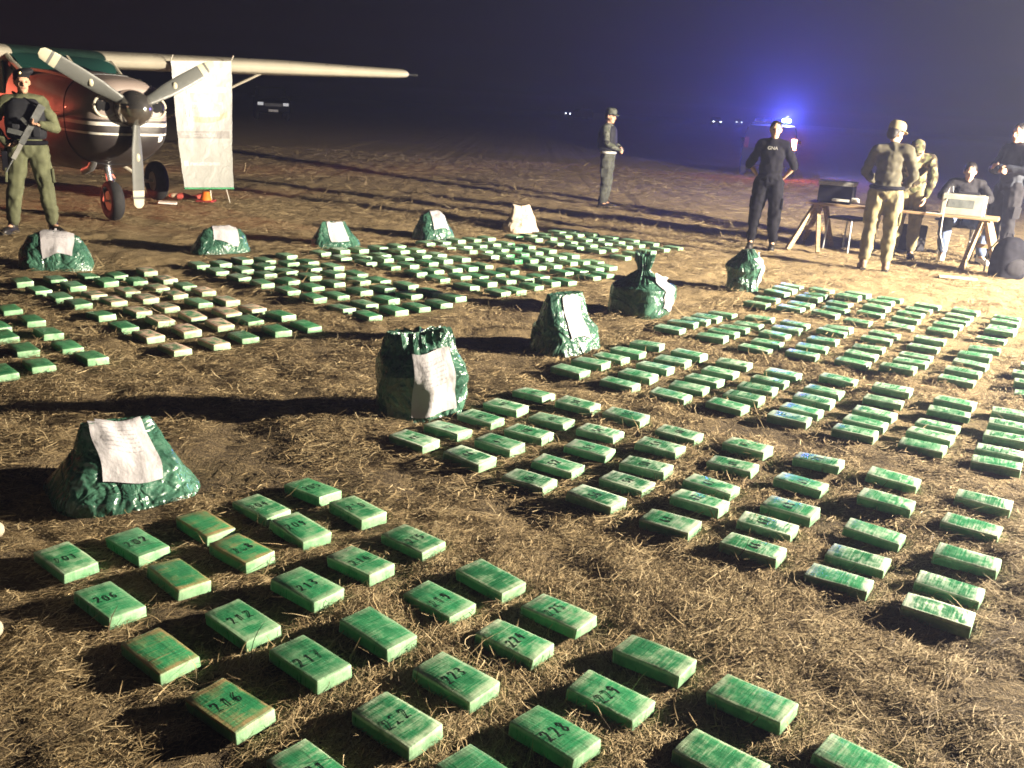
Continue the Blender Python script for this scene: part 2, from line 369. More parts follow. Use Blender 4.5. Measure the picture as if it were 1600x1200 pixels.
GRP = {'L1': 'bricks of the block numbered from 201', 'R1': 'bricks beside the pleated sack', 'R2': 'bricks beside the square-topped sack', 'R3': 'bricks beside the knotted sack', 'R4': 'bricks near the trestle table',
       'L2': 'bricks of the partly seen block', 'L3': 'bricks beside the sack at the rifleman\'s feet', 'L4': 'bricks beside the sagging sack', 'L5': 'bricks beside the creased-paper sack', 'L6': 'bricks beside the domed sack', 'L7': 'bricks beside the white sack'}
WHERE = {'L1': 'starting at 201', 'R1': 'beside the pleated sack', 'R2': 'beside the square-topped sack', 'R3': 'beside the knotted sack', 'R4': 'near the trestle table', 'L2': 'next to the pink-topped one', 'L3': "behind the rifleman's sack", 'L4': 'beside the slumped sack', 'L5': 'beside the ridged sack', 'L6': 'beside the domed sack', 'L7': 'beside the white sack'}
LOOK = {'L1': 'unmarked green', 'R1': 'scuffed pale green', 'R2': 'scuffed green', 'R3': 'scuffed green', 'R4': 'pale green', 'L2': 'bright green', 'L3': 'pale-topped green', 'L4': 'dark green', 'L5': 'dark green', 'L6': 'dark green', 'L7': 'dark green'}
NONUM = {203, 207, 211, 218, 220, 227, 230, 234, 235, 240}
brs = []
for nm, pts, ang, mode, dc, dr, lab, n0 in BLK:
    for i, pq in enumerate(pts):
        if pq is None: continue
        a = R(ang+random.gauss(0, 2.2)); x, y = place(pq, a, mode)
        brs.append((math.hypot(x, y), nm, i, x, y, a, dc, random.uniform(*dr), lab, n0))
brs.sort(key=lambda t: t[0])
STUFF = MB()
for k, (dist_, nm, i, x, y, a, dc, da, lab, n0) in enumerate(brs):
    FOOT.append((x, y, a, BL/2, BW/2))
    z = float(np.mean(gh(x+np.array([0, .09, -.09, .05, -.05]), y+np.array([0, -.07, .07, .05, -.05]))))+BH/2+.004; rx, ry = random.gauss(0, .02), random.gauss(0, .018)
    me = BM[(k*7) % len(BM)]
    flip = math.pi if random.random() < .5 else 0
    ORD = ('first', 'second', 'third', 'fourth', 'fifth', 'sixth', 'seventh', 'eighth'); per = 8 if nm[0] == 'L' and nm != 'L1' and nm != 'L2' else 5
    rowp = f'{ORD[i % per]} in the {ORD[i//per]} row'
    num = n0+i if n0 and n0+i not in NONUM and not (nm == 'R1' and i >= 30) else 0
    if k < 300:
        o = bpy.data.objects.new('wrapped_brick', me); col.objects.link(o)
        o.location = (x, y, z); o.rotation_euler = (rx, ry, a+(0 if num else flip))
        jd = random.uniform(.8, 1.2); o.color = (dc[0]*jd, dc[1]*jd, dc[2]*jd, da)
        if nm == 'L3': o.color = (.62*jd, .43*jd, .33*jd, 2.6) if (2 <= i % 8 <= 5 and i >= 8 or i % 8 >= 6 and i < 24 or i >= 32 and i % 8 < 4) and random.random() < .8 else (.30, .40, .26, da*.8)  # pinkish tops over part of this block, greener ones elsewhere
        if nm == 'L1' and num in (208, 216) or nm == 'L1' and n0+i in (203, 207, 211): o.color = (.26, .20, .085, 1)
        tag(o, f'green brick marked {num}, {rowp} of block {WHERE[nm]}' if num else f'{LOOK[nm]} brick, {rowp} of block {WHERE[nm]}', 'wrapped brick', GRP[nm])
        if num:
            b = number_mesh(str(num), num); vs = []
            bv = BVHTree.FromPolygons([v.co[:] for v in me.vertices], [p_.vertices[:] for p_ in me.polygons])
            for vx, vy, vz in b.v:
                h = bv.ray_cast(Vector((vx, vy, .1)), Vector((0, 0, -1)))
                vs.append((vx, vy, (h[0].z if h[0] else BH/2)+.0009))
            b.v = vs; b.build('number', ink, o)
    else:
        m4 = Matrix.Translation((x, y, z)) @ Matrix.Rotation(a, 4, 'Z')
        STUFF.add([m4 @ v.co for v in me.vertices], [p_.vertices[:] for p_ in me.polygons])
fo = STUFF.build('wrapped_bricks', brick_mat, None, smooth=38); fo.color = (.40, .50, .36, .45)
q2 = brick_mat.copy(); q2.name = 'green_tape_wrap_far'; fo.data.materials[0] = q2
tag(fo, 'rows of dark green taped bricks beside the white sack', 'wrapped bricks', kind='stuff')
for n_ in list(q2.node_tree.nodes):           # far rows share one mesh: no per-brick edge wear
    if n_.type == 'MAP_RANGE' and abs(n_.inputs[1].default_value-.70) < 1e-4 or n_.type == 'MAP_RANGE' and abs(n_.inputs[1].default_value-.80) < 1e-4:
        n_.inputs[1].default_value = 1e6; n_.inputs[2].default_value = 2e6
# ---------------------------------------------------------------- sacks with a sheet of paper taped on
def plastic(name, c0, c1, rough=.27):
    q = N(name); p = q.obj(); a = q.noise(p, 7, 5, .6, .6); b = q.noise(p, 34, 4, .6, 1.0)
    v = q.new('ShaderNodeTexVoronoi', feature='DISTANCE_TO_EDGE'); v.inputs['Scale'].default_value = 9; q.L(q.mapping(p, (1, 1, .6)), v.inputs['Vector'])
    q.set(Base_Color=q.mix(q.maprange(a, .3, .7), c0, c1), Roughness=q.maprange(b, .3, .7, rough-.08, rough+.14))
    q.b.inputs['Specular IOR Level'].default_value = .55
    r1 = q.maprange(q.math('ABSOLUTE', q.math('SUBTRACT', q.noise(p, 3.2, 3, .5, 1.2), .5)), 0, .10); r2 = q.maprange(q.math('ABSOLUTE', q.math('SUBTRACT', q.noise(q.mapping(p, (1, 1, .45)), 8, 3, .5, .9), .5)), 0, .12)
    q.bump(q.math('ADD', q.math('ADD', r1, q.math('MULTIPLY', r2, .6)), q.math('MULTIPLY', b, .3)), .6, .016)
    return q.m
sack_green = plastic('green_sack_plastic', (.014, .050, .034), (.050, .132, .088))
sack_white = plastic('white_sack_plastic', (.42, .34, .26), (.52, .44, .35), .5)
q = N('printed_paper'); uvn = q.new('ShaderNodeTexCoord').outputs['UV']; su = q.new('ShaderNodeSeparateXYZ'); q.L(uvn, su.inputs[0])
U, V = su.outputs[0], su.outputs[1]
rows = q.math('SINE', q.math('MULTIPLY', V, 95)); inrow = q.math('GREATER_THAN', rows, .45)
words = q.math('GREATER_THAN', q.noise(q.mapping(uvn, (26, 15, 1)), 1, 2, .5), .47)
area = q.math('MULTIPLY', q.math('MULTIPLY', q.math('GREATER_THAN', U, .16), q.math('LESS_THAN', U, .8)), q.math('MULTIPLY', q.math('GREATER_THAN', V, .45), q.math('LESS_THAN', V, .88)))
txt = q.math('MULTIPLY', q.math('MULTIPLY', inrow, words), area)
q.set(Base_Color=q.mix(q.math('MULTIPLY', txt, .42), (.33, .32, .34), (.08, .08, .09)), Roughness=.7)
q.bump(q.noise(uvn, 5, 4, .5), .35, .02)
paper_mat = q.m
def bag(px, py, rz, w, d, h, style, seed, label, white=False, paper=None, shift=(0, 0)):
    c = G(px, py); loc = (c.x+shift[0], c.y+shift[1], gh1(c.x, c.y)-.008)
    nt, nz = 84, 40; vs = np.zeros((nz+1, nt, 3)); th = np.linspace(0, 2*np.pi, nt, endpoint=False)
    ct, s_ = np.cos(th), np.sin(th)
    for i in range(nz+1):
        t = i/nz; e = 3.2-1.2*t; zt = t
        if style == 'tent': fx, fy, sh = 1-.52*t**1.2, 1-.90*t**1.1, .12*t
        elif style == 'low': fx, fy, sh = (1-.42*t**1.4)*(1-.4*max(0, t-.85)/.15), (1-.62*t**1.5)*(1-.6*max(0, t-.85)/.15), .08*t
        elif style == 'sack': fx, fy, sh = (1+.04*math.sin(t*3.1))*(1-.22*max(0, t-.6)/.4), (1+.05*math.sin(t*3))*(1-.75*max(0, t-.55)/.45), .05*t
        elif style == 'trap': fx, fy, sh = 1-.42*t**1.1, 1-.78*t**1.25, .06*t
        elif style == 'knot':
            fx = fy = (1+.10*math.sin(min(t/.6, 1)*2.6)) if t < .5 else 1.06*(1-.84*min(1, (t-.5)/.26)**.8) if t < .76 else .17+.22*((t-.76)/.24)**.7
            sh = .0
        else: fx = fy = (1+.12*math.sin(t*2.7))*(1-.72*max(0, t-.62)/.38); sh = .03*t     # round
        x = np.sign(ct)*np.abs(ct)**(2/e)*w/2*fx; y = np.sign(s_)*np.abs(s_)**(2/e)*d/2*fy+sh*d
        vs[i] = np.stack([x, y, np.full(nt, zt*h)], -1)
    P = vs.reshape(-1, 3); t = np.repeat(np.arange(nz+1)/nz, nt); tt = np.tile(th, nz+1)
    S = np.array([seed*1.7, seed*.9, seed*2.3]); k = min(1, h/.4)
    rid = lambda f, s: 1-np.abs(vn(P*f+S, s))*2
    dsp = (1.1 if style in ('tent', 'low') else .9)*k*(.034*rid(4, 1)+.012*rid(9, 2)+.005*rid(19, 3)-.028)
    if style in ('sack', 'knot', 'round'):
        pl = np.clip((t-(.74 if style != 'knot' else .5))/.2, 0, 1); dsp += pl*(.011 if style != 'round' else .007)*np.sin(tt*23+3*vn(P*4+S, 5))
    rad = P*np.array([1, 1, 0]); rad[:, 1] -= 0; ln = np.linalg.norm(rad, axis=1, keepdims=True); rad = rad/np.maximum(ln, .02)
    P = P+rad*dsp[:, None]
    P[:, 2] += np.clip(t, 0, 1)*k*(.022*vn(P*6+S, 7)+.014*np.sin(tt*17)*(t > .9)*(style in ('sack', 'knot')))
    P[:, 2] *= np.where(t < .03, 0, 1)
    vl = [tuple(p) for p in P]; fl = []
    for i in range(nz):
        for j in range(nt): a = i*nt+j; b = i*nt+(j+1) % nt; fl.append((a, b, b+nt, a+nt))
    top = np.mean(P[nz*nt:], 0)-np.array([0, 0, .012 if style != 'knot' else .05]); vl.append(tuple(top)); ti = len(vl)-1
    for j in range(nt): fl.append((nz*nt+j, nz*nt+(j+1) % nt, ti))
    root = empty('sack', loc, rz); tag(root, label, 'sack', 'sacks laid out between the blocks of bricks')
    m = MB(); m.v, m.f = vl, fl
    body = m.build('sack_body', None, root)
    dm = body.modifiers.new('d', 'DECIMATE'); dm.ratio = .4
    bm3 = bpy.data.meshes.new_from_object(body.evaluated_get(bpy.context.evaluated_depsgraph_get())); body.modifiers.clear(); body.data = bm3; bm3.name = 'sack_body'
    bm3.materials.clear(); bm3.materials.append(sack_white if white else sack_green); smooth_by_angle(bm3, 22)
    FOOT.append((loc[0], loc[1], rz, w*.5, d*.5))
    if paper:
        cx, cz, pw, ph, tilt, yaw, roll = paper
        bv = BVHTree.FromPolygons(vl, fl)
        Dv = Matrix.Rotation(R(yaw), 3, 'Z') @ Vector((0, math.cos(R(tilt)), -math.sin(R(tilt)))); Vv = Matrix.Rotation(R(yaw), 3, 'Z') @ Vector((0, math.sin(R(tilt)), math.cos(R(tilt)))); Uv = Matrix.Rotation(R(yaw), 3, 'Z') @ Vector((1, 0, 0))
        rr = R(roll); U2 = Uv*math.cos(rr)+Vv*math.sin(rr); V2 = -Uv*math.sin(rr)+Vv*math.cos(rr)
        nu, nv = 14, 18; C0 = Vector((0, 0, cz*h))+Uv*(cx*w); pts = []; last = None
        dep = []
        for j in range(nv+1):
            for i in range(nu+1):
                wu = .05*math.sin(j/nv*3+seed)+.06*mnoise.noise(Vector((j/nv*2, seed, 0))); wv = .06*math.sin(i/nu*4+seed*2); o_ = C0+U2*((i/nu-.5)*(1+.12*math.sin(j/nv*2.2+seed))+wu)*pw+V2*((j/nv-.5)+wv)*ph-Dv*1.5; hit = bv.ray_cast(o_, Dv)
                dep.append(hit[3] if hit[0] and hit[1].dot(Dv) < -.35 else np.nan); pts.append(o_)
        dep = np.array(dep).reshape(nv+1, nu+1); bad = np.isnan(dep).ravel(); med = np.nanmedian(dep)
        dep = np.where(np.isnan(dep), med+.03, np.minimum(dep, med+.06)); dep = dep-.008-.007*np.array([[mnoise.noise(Vector((i*.35, j*.30, seed))) for i in range(nu+1)] for j in range(nv+1)])
        for _ in range(1):                      # a sheet bridges the small hollows of the sack
            pd = np.pad(dep, 1, mode='edge'); sm = (pd[:-2, 1:-1]+pd[2:, 1:-1]+pd[1:-1, :-2]+pd[1:-1, 2:])/4; dep = np.minimum(dep, sm)
        pm = MB(); pm.v = [tuple(pts[k_]+Dv*float(dep.ravel()[k_])) for k_ in range(len(pts))]
        pm.f = [(j*(nu+1)+i, j*(nu+1)+i+1, (j+1)*(nu+1)+i+1, (j+1)*(nu+1)+i) for j in range(nv) for i in range(nu)]
        pm.f = [f_ for f_ in pm.f if sum(bad[list(f_)]) < 2]
        po = pm.build('paper_sheet', paper_mat, root); me = po.data; uv = me.uv_layers.new(name='UVMap')
        for lp in me.loops: vi = lp.vertex_index; uv.data[lp.index].uv = ((vi % (nu+1))/nu, (vi//(nu+1))/nv)
        me.polygons.foreach_set('use_smooth', np.ones(len(me.polygons), bool))
    return root
#    px   py   rz     w    d    h
bag(192, 762, R(40), .58, .52, .295, 'tent', 1, 'large low green sack with white paper, beside the bricks numbered from 201', paper=(.0, .52, .21, .31, 46, 0, -4))
bag(657, 642, R(22), .47, .36, .47, 'sack', 2, 'upright green sack with pleated top and creased white paper, torn at its side', paper=(.06, .43, .24, .34, 8, 0, -2))
bag(882, 543, R(42), .56, .42, .40, 'trap', 3, 'green square-topped sack with a white sheet of paper on its sloping side', paper=(-.02, .50, .19, .31, 26, 2, -4))
bag(1000, 489, R(58), .52, .46, .52, 'knot', 4, 'dark green sack with a knotted gathered top', paper=(.02, .33, .20, .30, 14, 0, -6))
bag(1161, 454, R(70), .36, .34, .42, 'round', 5, 'small round green sack nearest the trestle table', paper=(0, .5, .2, .28, 10, -8, 4))
bag(87, 420, R(18), .64, .42, .34, 'low', 6, "low green sack with white paper at the rifleman's feet", paper=(.05, .62, .25, .34, 48, 0, 6))
bag(346, 393, R(40), .64, .36, .27, 'low', 7, 'green sack slumped to one side with white paper across its top', paper=(.04, .68, .24, .32, 56, 0, -12))
bag(524, 384, R(44), .62, .36, .28, 'tent', 8, 'green ridge-shaped sack with a creased white paper over its ridge', paper=(.0, .60, .22, .30, 48, 0, -6))
bag(678, 373, R(40), .52, .40, .33, 'low', 9, 'domed green sack with white paper, next to the white sack', paper=(.04, .55, .22, .30, 40, 0, -8))
bag(814, 359, R(30), .54, .40, .37, 'tent', 10, 'white plastic sack leaning beside the farthest block of bricks', white=True)
# the torn side of the pleated sack: two bricks' wrapping showing through
c = G(606, 632); tw = MB()
ring = [(math.cos(a)*.034*(1+.15*math.sin(3*a)), 0, math.sin(a)*.038) for a in np.linspace(0, 6.28, 14)]
torn = mat('torn_brown_wrapper', (.42, .22, .13), .5)
tw.tube([(x_, y_, z_+.11) for x_, y_, z_ in ring], .010, 6); tw.tube([(-.06, .01, .02), (.0, -.01, .05), (.06, 0, .015)], .012, 6)
to = tw.build('torn_wrapper', torn, None, smooth=50); to.location = (c.x, c.y, .0); tag(to, 'torn brown wrapper scrap beside the pleated upright sack', 'wrapper')

# ---------------------------------------------------------------- straw litter
def straws(n, y0, y1, length, width, seg, seed, zlift):
    r = np.random.default_rng(seed)
    y = np.sqrt(r.uniform(y0*y0, y1*y1, n)); half = .60*y+.55; x = r.uniform(-1, 1, n)*half
    dn = .5*v2(x*1.3, y*1.3, 21)+.55*v2(x*4.1, y*4.1, 22)+.5*v2(x*11, y*11, 23)
    keep = r.uniform(0, 1, n) < np.clip(.58+dn*1.25, .06, 1)
    x, y, dn = x[keep], y[keep], dn[keep]
    ok = np.ones(len(x), bool)
    for (bx, by, ba, hl, hw) in FOOT:
        m = (np.abs(x-bx) < hl+.3) & (np.abs(y-by) < hl+.3)
        if not m.any(): continue
        dx, dy = x[m]-bx, y[m]-by; u = dx*math.cos(ba)+dy*math.sin(ba); v = -dx*math.sin(ba)+dy*math.cos(ba)
        ok[np.where(m)[0][(np.abs(u) < hl+.010) & (np.abs(v) < hw+.012)]] = False
    x, y, dn = x[ok], y[ok], dn[ok]; n = len(x)
    ang = r.uniform(0, 2*np.pi, n)+.0; ang = np.where(r.uniform(0, 1, n) < .55, .55+r.normal(0, .6, n)+1.2*v2(x*.8, y*.8, 31), ang)
    ln = length*r.gamma(4, .25, n); bend = r.normal(0, 1.0, n); wd = width*r.uniform(.55, 1.4, n)
    base = gh(x, y)+zlift*np.abs(r.normal(0, .55, n))*np.clip(.6+dn, .15, 1.5)
    rise = r.normal(.0, .10, n)+(r.uniform(0, 1, n) < .05)*r.uniform(.2, .8, n)
    arch = r.uniform(0, .09, n)
    P = np.zeros((n, seg+1, 2, 3))
    for i in range(seg+1):
        t = i/seg-.5; a = ang+bend*t; cx = x+np.cos(ang+bend*t*.5)*ln*t; cy = y+np.sin(ang+bend*t*.5)*ln*t
        cz = base+np.maximum(-.004, rise*ln*(t+.5)*.8)+arch*ln*(.25-t*t)+.002
        tw_ = r.uniform(-.6, .6, n); px_, py_ = -np.sin(a), np.cos(a); tap = wd*(1-.55*abs(t)*2*(.5 if i < seg else 1.4))*.5
        P[:, i, 0] = np.stack([cx+px_*tap, cy+py_*tap, cz+tap*tw_], -1); P[:, i, 1] = np.stack([cx-px_*tap, cy-py_*tap, cz-tap*tw_], -1)
    V_ = P.reshape(-1, 3); nb = np.arange(n)[:, None]*(2*(seg+1)); k = np.arange(seg)[None]*2; a0 = (nb+k).ravel()
    F_ = np.stack([a0, a0+1, a0+3, a0+2], -1)
    tint = np.clip(.5+.28*r.normal(0, 1, n)+.18*dn, 0, 1); return V_, F_, np.repeat(tint, 2*(seg+1))
sets = [straws(280000, 1.5, 3.6, .045, .0020, 3, 41, .014), straws(9000, 1.5, 4.5, .10, .0026, 4, 45, .025), straws(250000, 3.5, 7.2, .055, .0034, 2, 42, .018), straws(200000, 7.0, 15, .085, .007, 1, 43, .03), straws(80000, 14.5, 30, .16, .015, 1, 44, .05)]
o_ = 0; VV, FF, TT = [], [], []
for a, b, t in sets: VV.append(a); FF.append(b+o_); TT.append(t); o_ += len(a)
VV = np.concatenate(VV); FF = np.concatenate(FF); TT = np.concatenate(TT)
me = bpy.data.meshes.new('straw'); me.vertices.add(len(VV)); me.vertices.foreach_set('co', VV.ravel().astype(np.float32))
me.loops.add(FF.size); me.loops.foreach_set('vertex_index', FF.ravel().astype(np.int32)); me.polygons.add(len(FF)); me.polygons.foreach_set('loop_start', np.arange(0, FF.size, 4, dtype=np.int32))
at = me.attributes.new('tint', 'FLOAT', 'POINT'); at.data.foreach_set('value', TT.astype(np.float32)); me.update(calc_edges=True)
q = N('straw_litter'); a = q.new('ShaderNodeAttribute', attribute_name='tint').outputs['Fac']
cr = q.new('ShaderNodeValToRGB'); q.L(a, cr.inputs[0]); e = cr.color_ramp.elements
e[0].position = 0; e[0].color = (.06, .042, .024, 1); e[1].position = 1; e[1].color = (.48, .39, .235, 1)
for pos, c4 in ((.3, (.18, .128, .066, 1)), (.55, (.30, .222, .115, 1)), (.8, (.42, .325, .18, 1))): k = e.new(pos); k.color = c4
q.set(Base_Color=cr.outputs[0], Roughness=.75); q.b.inputs['Specular IOR Level'].default_value = .25
so = link('straw', me, q.m, smooth=False); tag(so, 'dry straw litter strewn over the dark soil', 'straw', kind='stuff')
# ---------------------------------------------------------------- high-wing aeroplane (local x = nose, y = its left wing, z = up; origin under the nose wheel)
nw = G(178, 345); TH = R(-45.5)
plane = empty('light_aeroplane', (nw.x, nw.y, 0), TH); tag(plane, 'high-wing single-engine aeroplane with cream wings, three-bladed propeller and dark striped nose', 'aeroplane')
q = N('aeroplane_paint'); p = q.obj(); s3 = q.new('ShaderNodeSeparateXYZ'); q.L(p, s3.inputs[0]); zz = q.math('ADD', s3.outputs[2], q.math('MULTIPLY', s3.outputs[0], .03))
def band(a, b): return q.math('MULTIPLY', q.math('GREATER_THAN', zz, a), q.math('LESS_THAN', zz, b))
grime = q.noise(p, 3, 5)
upper = q.mix(q.maprange(s3.outputs[0], -1.05, -.85), (.50, .46, .42), (.25, .205, .185))
c_ = q.mix(q.math('GREATER_THAN', zz, 1.235), (.014, .014, .018), upper)
c_ = q.mix(q.math('MAXIMUM', band(1.205, 1.245), band(1.10, 1.125)), c_, (.70, .68, .62))
c_ = q.mix(band(1.245, 1.275), c_, (.015, .015, .02))
q.set(Base_Color=q.mix(q.math('MULTIPLY', grime, .3), c_, (.10, .07, .05)), Roughness=q.maprange(grime, .3, .7, .38, .55)); q.b.inputs['Coat Weight'].default_value = .1
fus_mat = q.m
cream = mat('cream_wing_paint', (.36, .335, .27), .35, var=.08, scale=2, coat=.3)
black_rub = mat('tyre_rubber', (.018, .018, .019), .8, bump=.4, bscale=40)
alu = mat('bare_aluminium', (.55, .56, .57), .35, .9)
def se(u, zc, hw, hh, e=2.6, n=40):
    r = []
    for k in range(n):
        t = 2*math.pi*k/n; c, s = math.cos(t), math.sin(t)
        r.append(Vector((u, math.copysign(abs(c)**(2/e), c)*hw, zc+math.copysign(abs(s)**(2/e), s)*hh)))
    return r
cowl = MB().loft([se(.74, 1.36, .16, .17, 2.2), se(.735, 1.33, .34, .28, 2.6), se(.70, 1.31, .42, .36, 2.8), se(.55, 1.27, .50, .44, 2.8), se(.2, 1.23, .57, .52, 2.8), se(-.2, 1.20, .61, .57, 2.9), se(-.62, 1.19, .645, .60, 3)])
co = cowl.build('cowling', fus_mat, plane, smooth=50)
cab = MB().loft([se(-.622, 1.188, .643, .598, 3), se(-1.1, 1.19, .66, .62, 3.2), se(-1.5, 1.22, .675, .68, 3.4), se(-1.75, 1.27, .675, .735, 3.6), se(-3.3, 1.27, .66, .725, 3.4), se(-4.2, 1.36, .52, .58, 3), se(-5.6, 1.48, .31, .40, 2.6), se(-7.4, 1.62, .10, .22, 2.3)])
cab.build('fuselage', fus_mat, plane, smooth=50)
# windscreen: curved glass from the cowling deck to the wing
glass = N('tinted_windscreen'); glass.set(Base_Color=(.02, .085, .07), Roughness=.06); glass.b.inputs['Coat Weight'].default_value = 1.0; glass = glass.m
ws = MB(); rings = []
for k in range(11):
    y = -.60+1.2*k/10; bow = .30*(1-(y/.62)**2)
    rings.append([Vector((-1.05+bow*1.05, y, 1.795-.10*abs(y/.6)**3)), Vector((-1.22+bow*.9, y*1.005, 1.865)), Vector((-1.44+bow*.6, y*1.02, 1.945)), Vector((-1.50+bow*.4, y*1.02, 1.97)), Vector((-1.62, y*1.0, 1.96)), Vector((-1.62, y*.95, 1.70))])
ws.loft(rings); wso = ws.build('windscreen', glass, plane, smooth=45)
MB().bar((-.90, 0, 1.80), (-1.20, 0, 1.95), .03, .03).build('windscreen_post', cream, wso)
for s in (-1, 1): MB().tube([(-1.02, s*.615, 1.74), (-1.25, s*.635, 1.84), (-1.52, s*.645, 1.96)], .03, 8).build('windscreen_frame', cream, wso, smooth=40)
for s in (-1, 1):                              # cabin side windows and doors
    MB().box((-1.85, s*.671, 1.66), (.62, .03, .42)).build('side_window', glass, plane, bevel=.02)
    MB().box((-2.7, s*.655, 1.66), (.75, .03, .40)).build('side_window', glass, plane, bevel=.02)
def foil(chord, n=12):
    P = []
    for k in range(n+1):
        x = .5*(1-math.cos(math.pi*k/n)); yt = .6*chord*(.2969*math.sqrt(x)-.126*x-.3516*x*x+.2843*x**3-.1036*x**4); P.append((x*chord, yt))
    return [(x, y*1.15+.02*chord) for x, y in P]+[(x, -y*.7+.0) for x, y in P[::-1][1:-1]]
def wing(s):
    r = []
    for v, ch, le, dz in ((.58, 1.86, -1.42, 0), (1.2, 1.86, -1.42, .02), (3.4, 1.86, -1.42, .085), (5.55, 1.34, -1.58, .15), (5.85, 1.22, -1.66, .165), (5.97, .95, -1.8, .18)):
        r.append([Vector((le-x, s*v, 1.905+dz+y*(1 if v < 5.9 else .7))) for x, y in foil(ch)])
    if s < 0: r = [q_[::-1] for q_ in r]
    return MB().loft(r)
for s in (1, -1):
    wo = wing(s).build('wing', cream, plane, smooth=55)
    MB().tube([(-1.95, s*5.9, 2.09), (-2.02, s*6.32, 2.095)], .022, 6).build('tip_rod', dark_metal, wo)
    MB().box((-3.02, s*2.3, 1.945), (.012, 2.9, .03)).build('flap_gap', dark_metal, wo)
    MB().tube([(-1.72, s*3.05, 1.93), (-1.95, s*1.2, 1.02), (-2.0, s*.60, .70)], .042, 10, flat=.5).build('wing_strut', cream, plane, smooth=50)
MB().loft([[Vector((-1.43-x, y, 1.905+z)) for x, z in foil(1.86)] for y in (-.58, .58)]).build('wing_centre_section', mat('dark_green_deck', (.012, .03, .024), .4), plane, smooth=55)
# propeller
ph = Vector((.86, 0, 1.39)); prop = MB().loft([se(u_, 1.39, r_, r_, 2, 24) for u_, r_ in ((.745, .21), (.86, .20), (.95, .172), (1.05, .11), (1.11, .035))]).build('spinner', mat('polished_spinner', (.40, .38, .36), .18, .9, var=.15, scale=3), plane, smooth=40)
blade_m = mat('grey_propeller_paint', (.10, .105, .10), .4, var=.06); tip_m = mat('cream_tip_paint', (.40, .37, .28), .45, var=.05)
for a_ in (61, 181, 299):
    a_ = R(a_); e1 = Vector((0, math.sin(a_), math.cos(a_))); e2 = Vector((0, math.cos(a_), -math.sin(a_))); ex_ = Vector((1, 0, 0))
    def section(rr, ch, tw_, th_):
        d1 = e2*math.cos(tw_)+ex_*math.sin(tw_); d2 = -e2*math.sin(tw_)+ex_*math.cos(tw_); c0 = ph+e1*rr
        return [c0+d1*(math.cos(2*math.pi*k/14)*ch/2)+d2*(math.sin(2*math.pi*k/14)*th_/2) for k in range(14)]
    st_ = ((.10, .10, .75, .09), (.25, .135, .62, .05), (.45, .168, .48, .036), (.70, .172, .36, .026), (.93, .16, .28, .02))
    bl = MB().loft([section(*x) for x in st_]).build('blade', blade_m, prop, smooth=50)
    MB().loft([section(*x) for x in ((.931, .161, .28, .021), (1.0, .155, .26, .018))]).build('tip_band', tip_m, prop, smooth=50)
    MB().loft([section(*x) for x in ((1.001, .153, .26, .016), (1.03, .147, .25, .016))]).build('grey_band', blade_m, prop, smooth=50)
    MB().loft([section(*x) for x in ((1.031, .146, .25, .0165), (1.10, .13, .24, .014), (1.135, .06, .24, .01))]).build('blade_tip', tip_m, prop, smooth=50)
    MB().ell(ph+e1*.55+ex_*.010+e2*.0, (.022, .03, .05)).build('maker_badge', tip_m, prop)
for u_, zc_, hw_, hh_ in ((.2, 1.23, .57, .52), (-.61, 1.19, .645, .60)):
    MB().tube(se(u_, zc_, hw_+.001, hh_+.001, 2.85)+se(u_, zc_, hw_+.001, hh_+.001, 2.85)[:1], .005, 5).build('panel_seam', dark_metal, co)
for s in (-1, 1): MB().tube([(.68, s*.405, 1.36), (.4, s*.525, 1.33), (0, s*.588, 1.30), (-.6, s*.643, 1.28)], .005, 5).build('panel_seam', dark_metal, co)
# intakes, lip, lamp, exhaust, nose deck trim
hole = mat('intake_shadow', (.008, .008, .009), .9)
for s in (-1, 1):
    i_ = MB().ell((.712, s*.29, 1.40), (.03, .105, .10)).build('air_intake', hole, co, smooth=60)
    MB().tube([(.725, s*.29+.125*math.cos(t), 1.40+.12*math.sin(t)) for t in np.linspace(0, 6.2832, 25)], .018, 8).build('intake_lip', cream, co, smooth=50)
MB().ell((.655, .02, .99), (.06, .20, .05)).build('lower_intake', hole, co)
MB().ell((.66, .33, 1.06), (.05, .06, .06)).build('landing_lamp', mat('lamp_glass', (.8, .8, .78), .15), co)
MB().tube([(.2, -.25, .78), (.1, -.27, .66), (-.1, -.28, .61)], .045, 10).build('exhaust_pipe', steel, co, smooth=40)
tr = MB()
for s in (-1, 1): tr.tube([(-.95, s*.52, 1.765), (-.5, s*.45, 1.745), (0, s*.42, 1.70), (.45, s*.33, 1.63)], .02, 8)
tr.build('deck_trim', cream, co, smooth=40)
def tyre(parent, c, rad, wd, fork=None):
    t = MB(); rings = []
    for k in range(36):
        a = 2*math.pi*k/36; rings.append([Vector((c[0]+math.cos(a)*(rad-wd*.42+wd*.42*math.cos(b)), c[1]+wd*.5*math.sin(b)*(1 if abs(math.sin(b)) < .8 else .95), c[2]+math.sin(a)*(rad-wd*.42+wd*.42*math.cos(b)))) for b in np.linspace(0, 6.2832, 13)[:-1]])
    rings.append(rings[0]); t.loft(rings, caps=False); o = t.build('tyre', black_rub, parent, smooth=60)
    MB().tube([(c[0], c[1]-wd*.3, c[2]), (c[0], c[1]+wd*.3, c[2])], rad*.48, 18).build('rim', cream, parent, smooth=40)
    return o
ng = MB().tube([(-.12, 0, .72), (-.02, 0, .42)], .04, 12).tube([(-.02, 0, .47), (.0, .095, .40), (0, .10, .25)], .022, 8).tube([(-.02, 0, .47), (.0, -.095, .40), (0, -.10, .25)], .022, 8).tube([(0, -.11, .25), (0, .11, .25)], .016, 8).tube([(.02, .0, .62), (.12, 0, .54), (.03, 0, .45)], .014, 6).build('nose_gear', alu, plane, smooth=45)
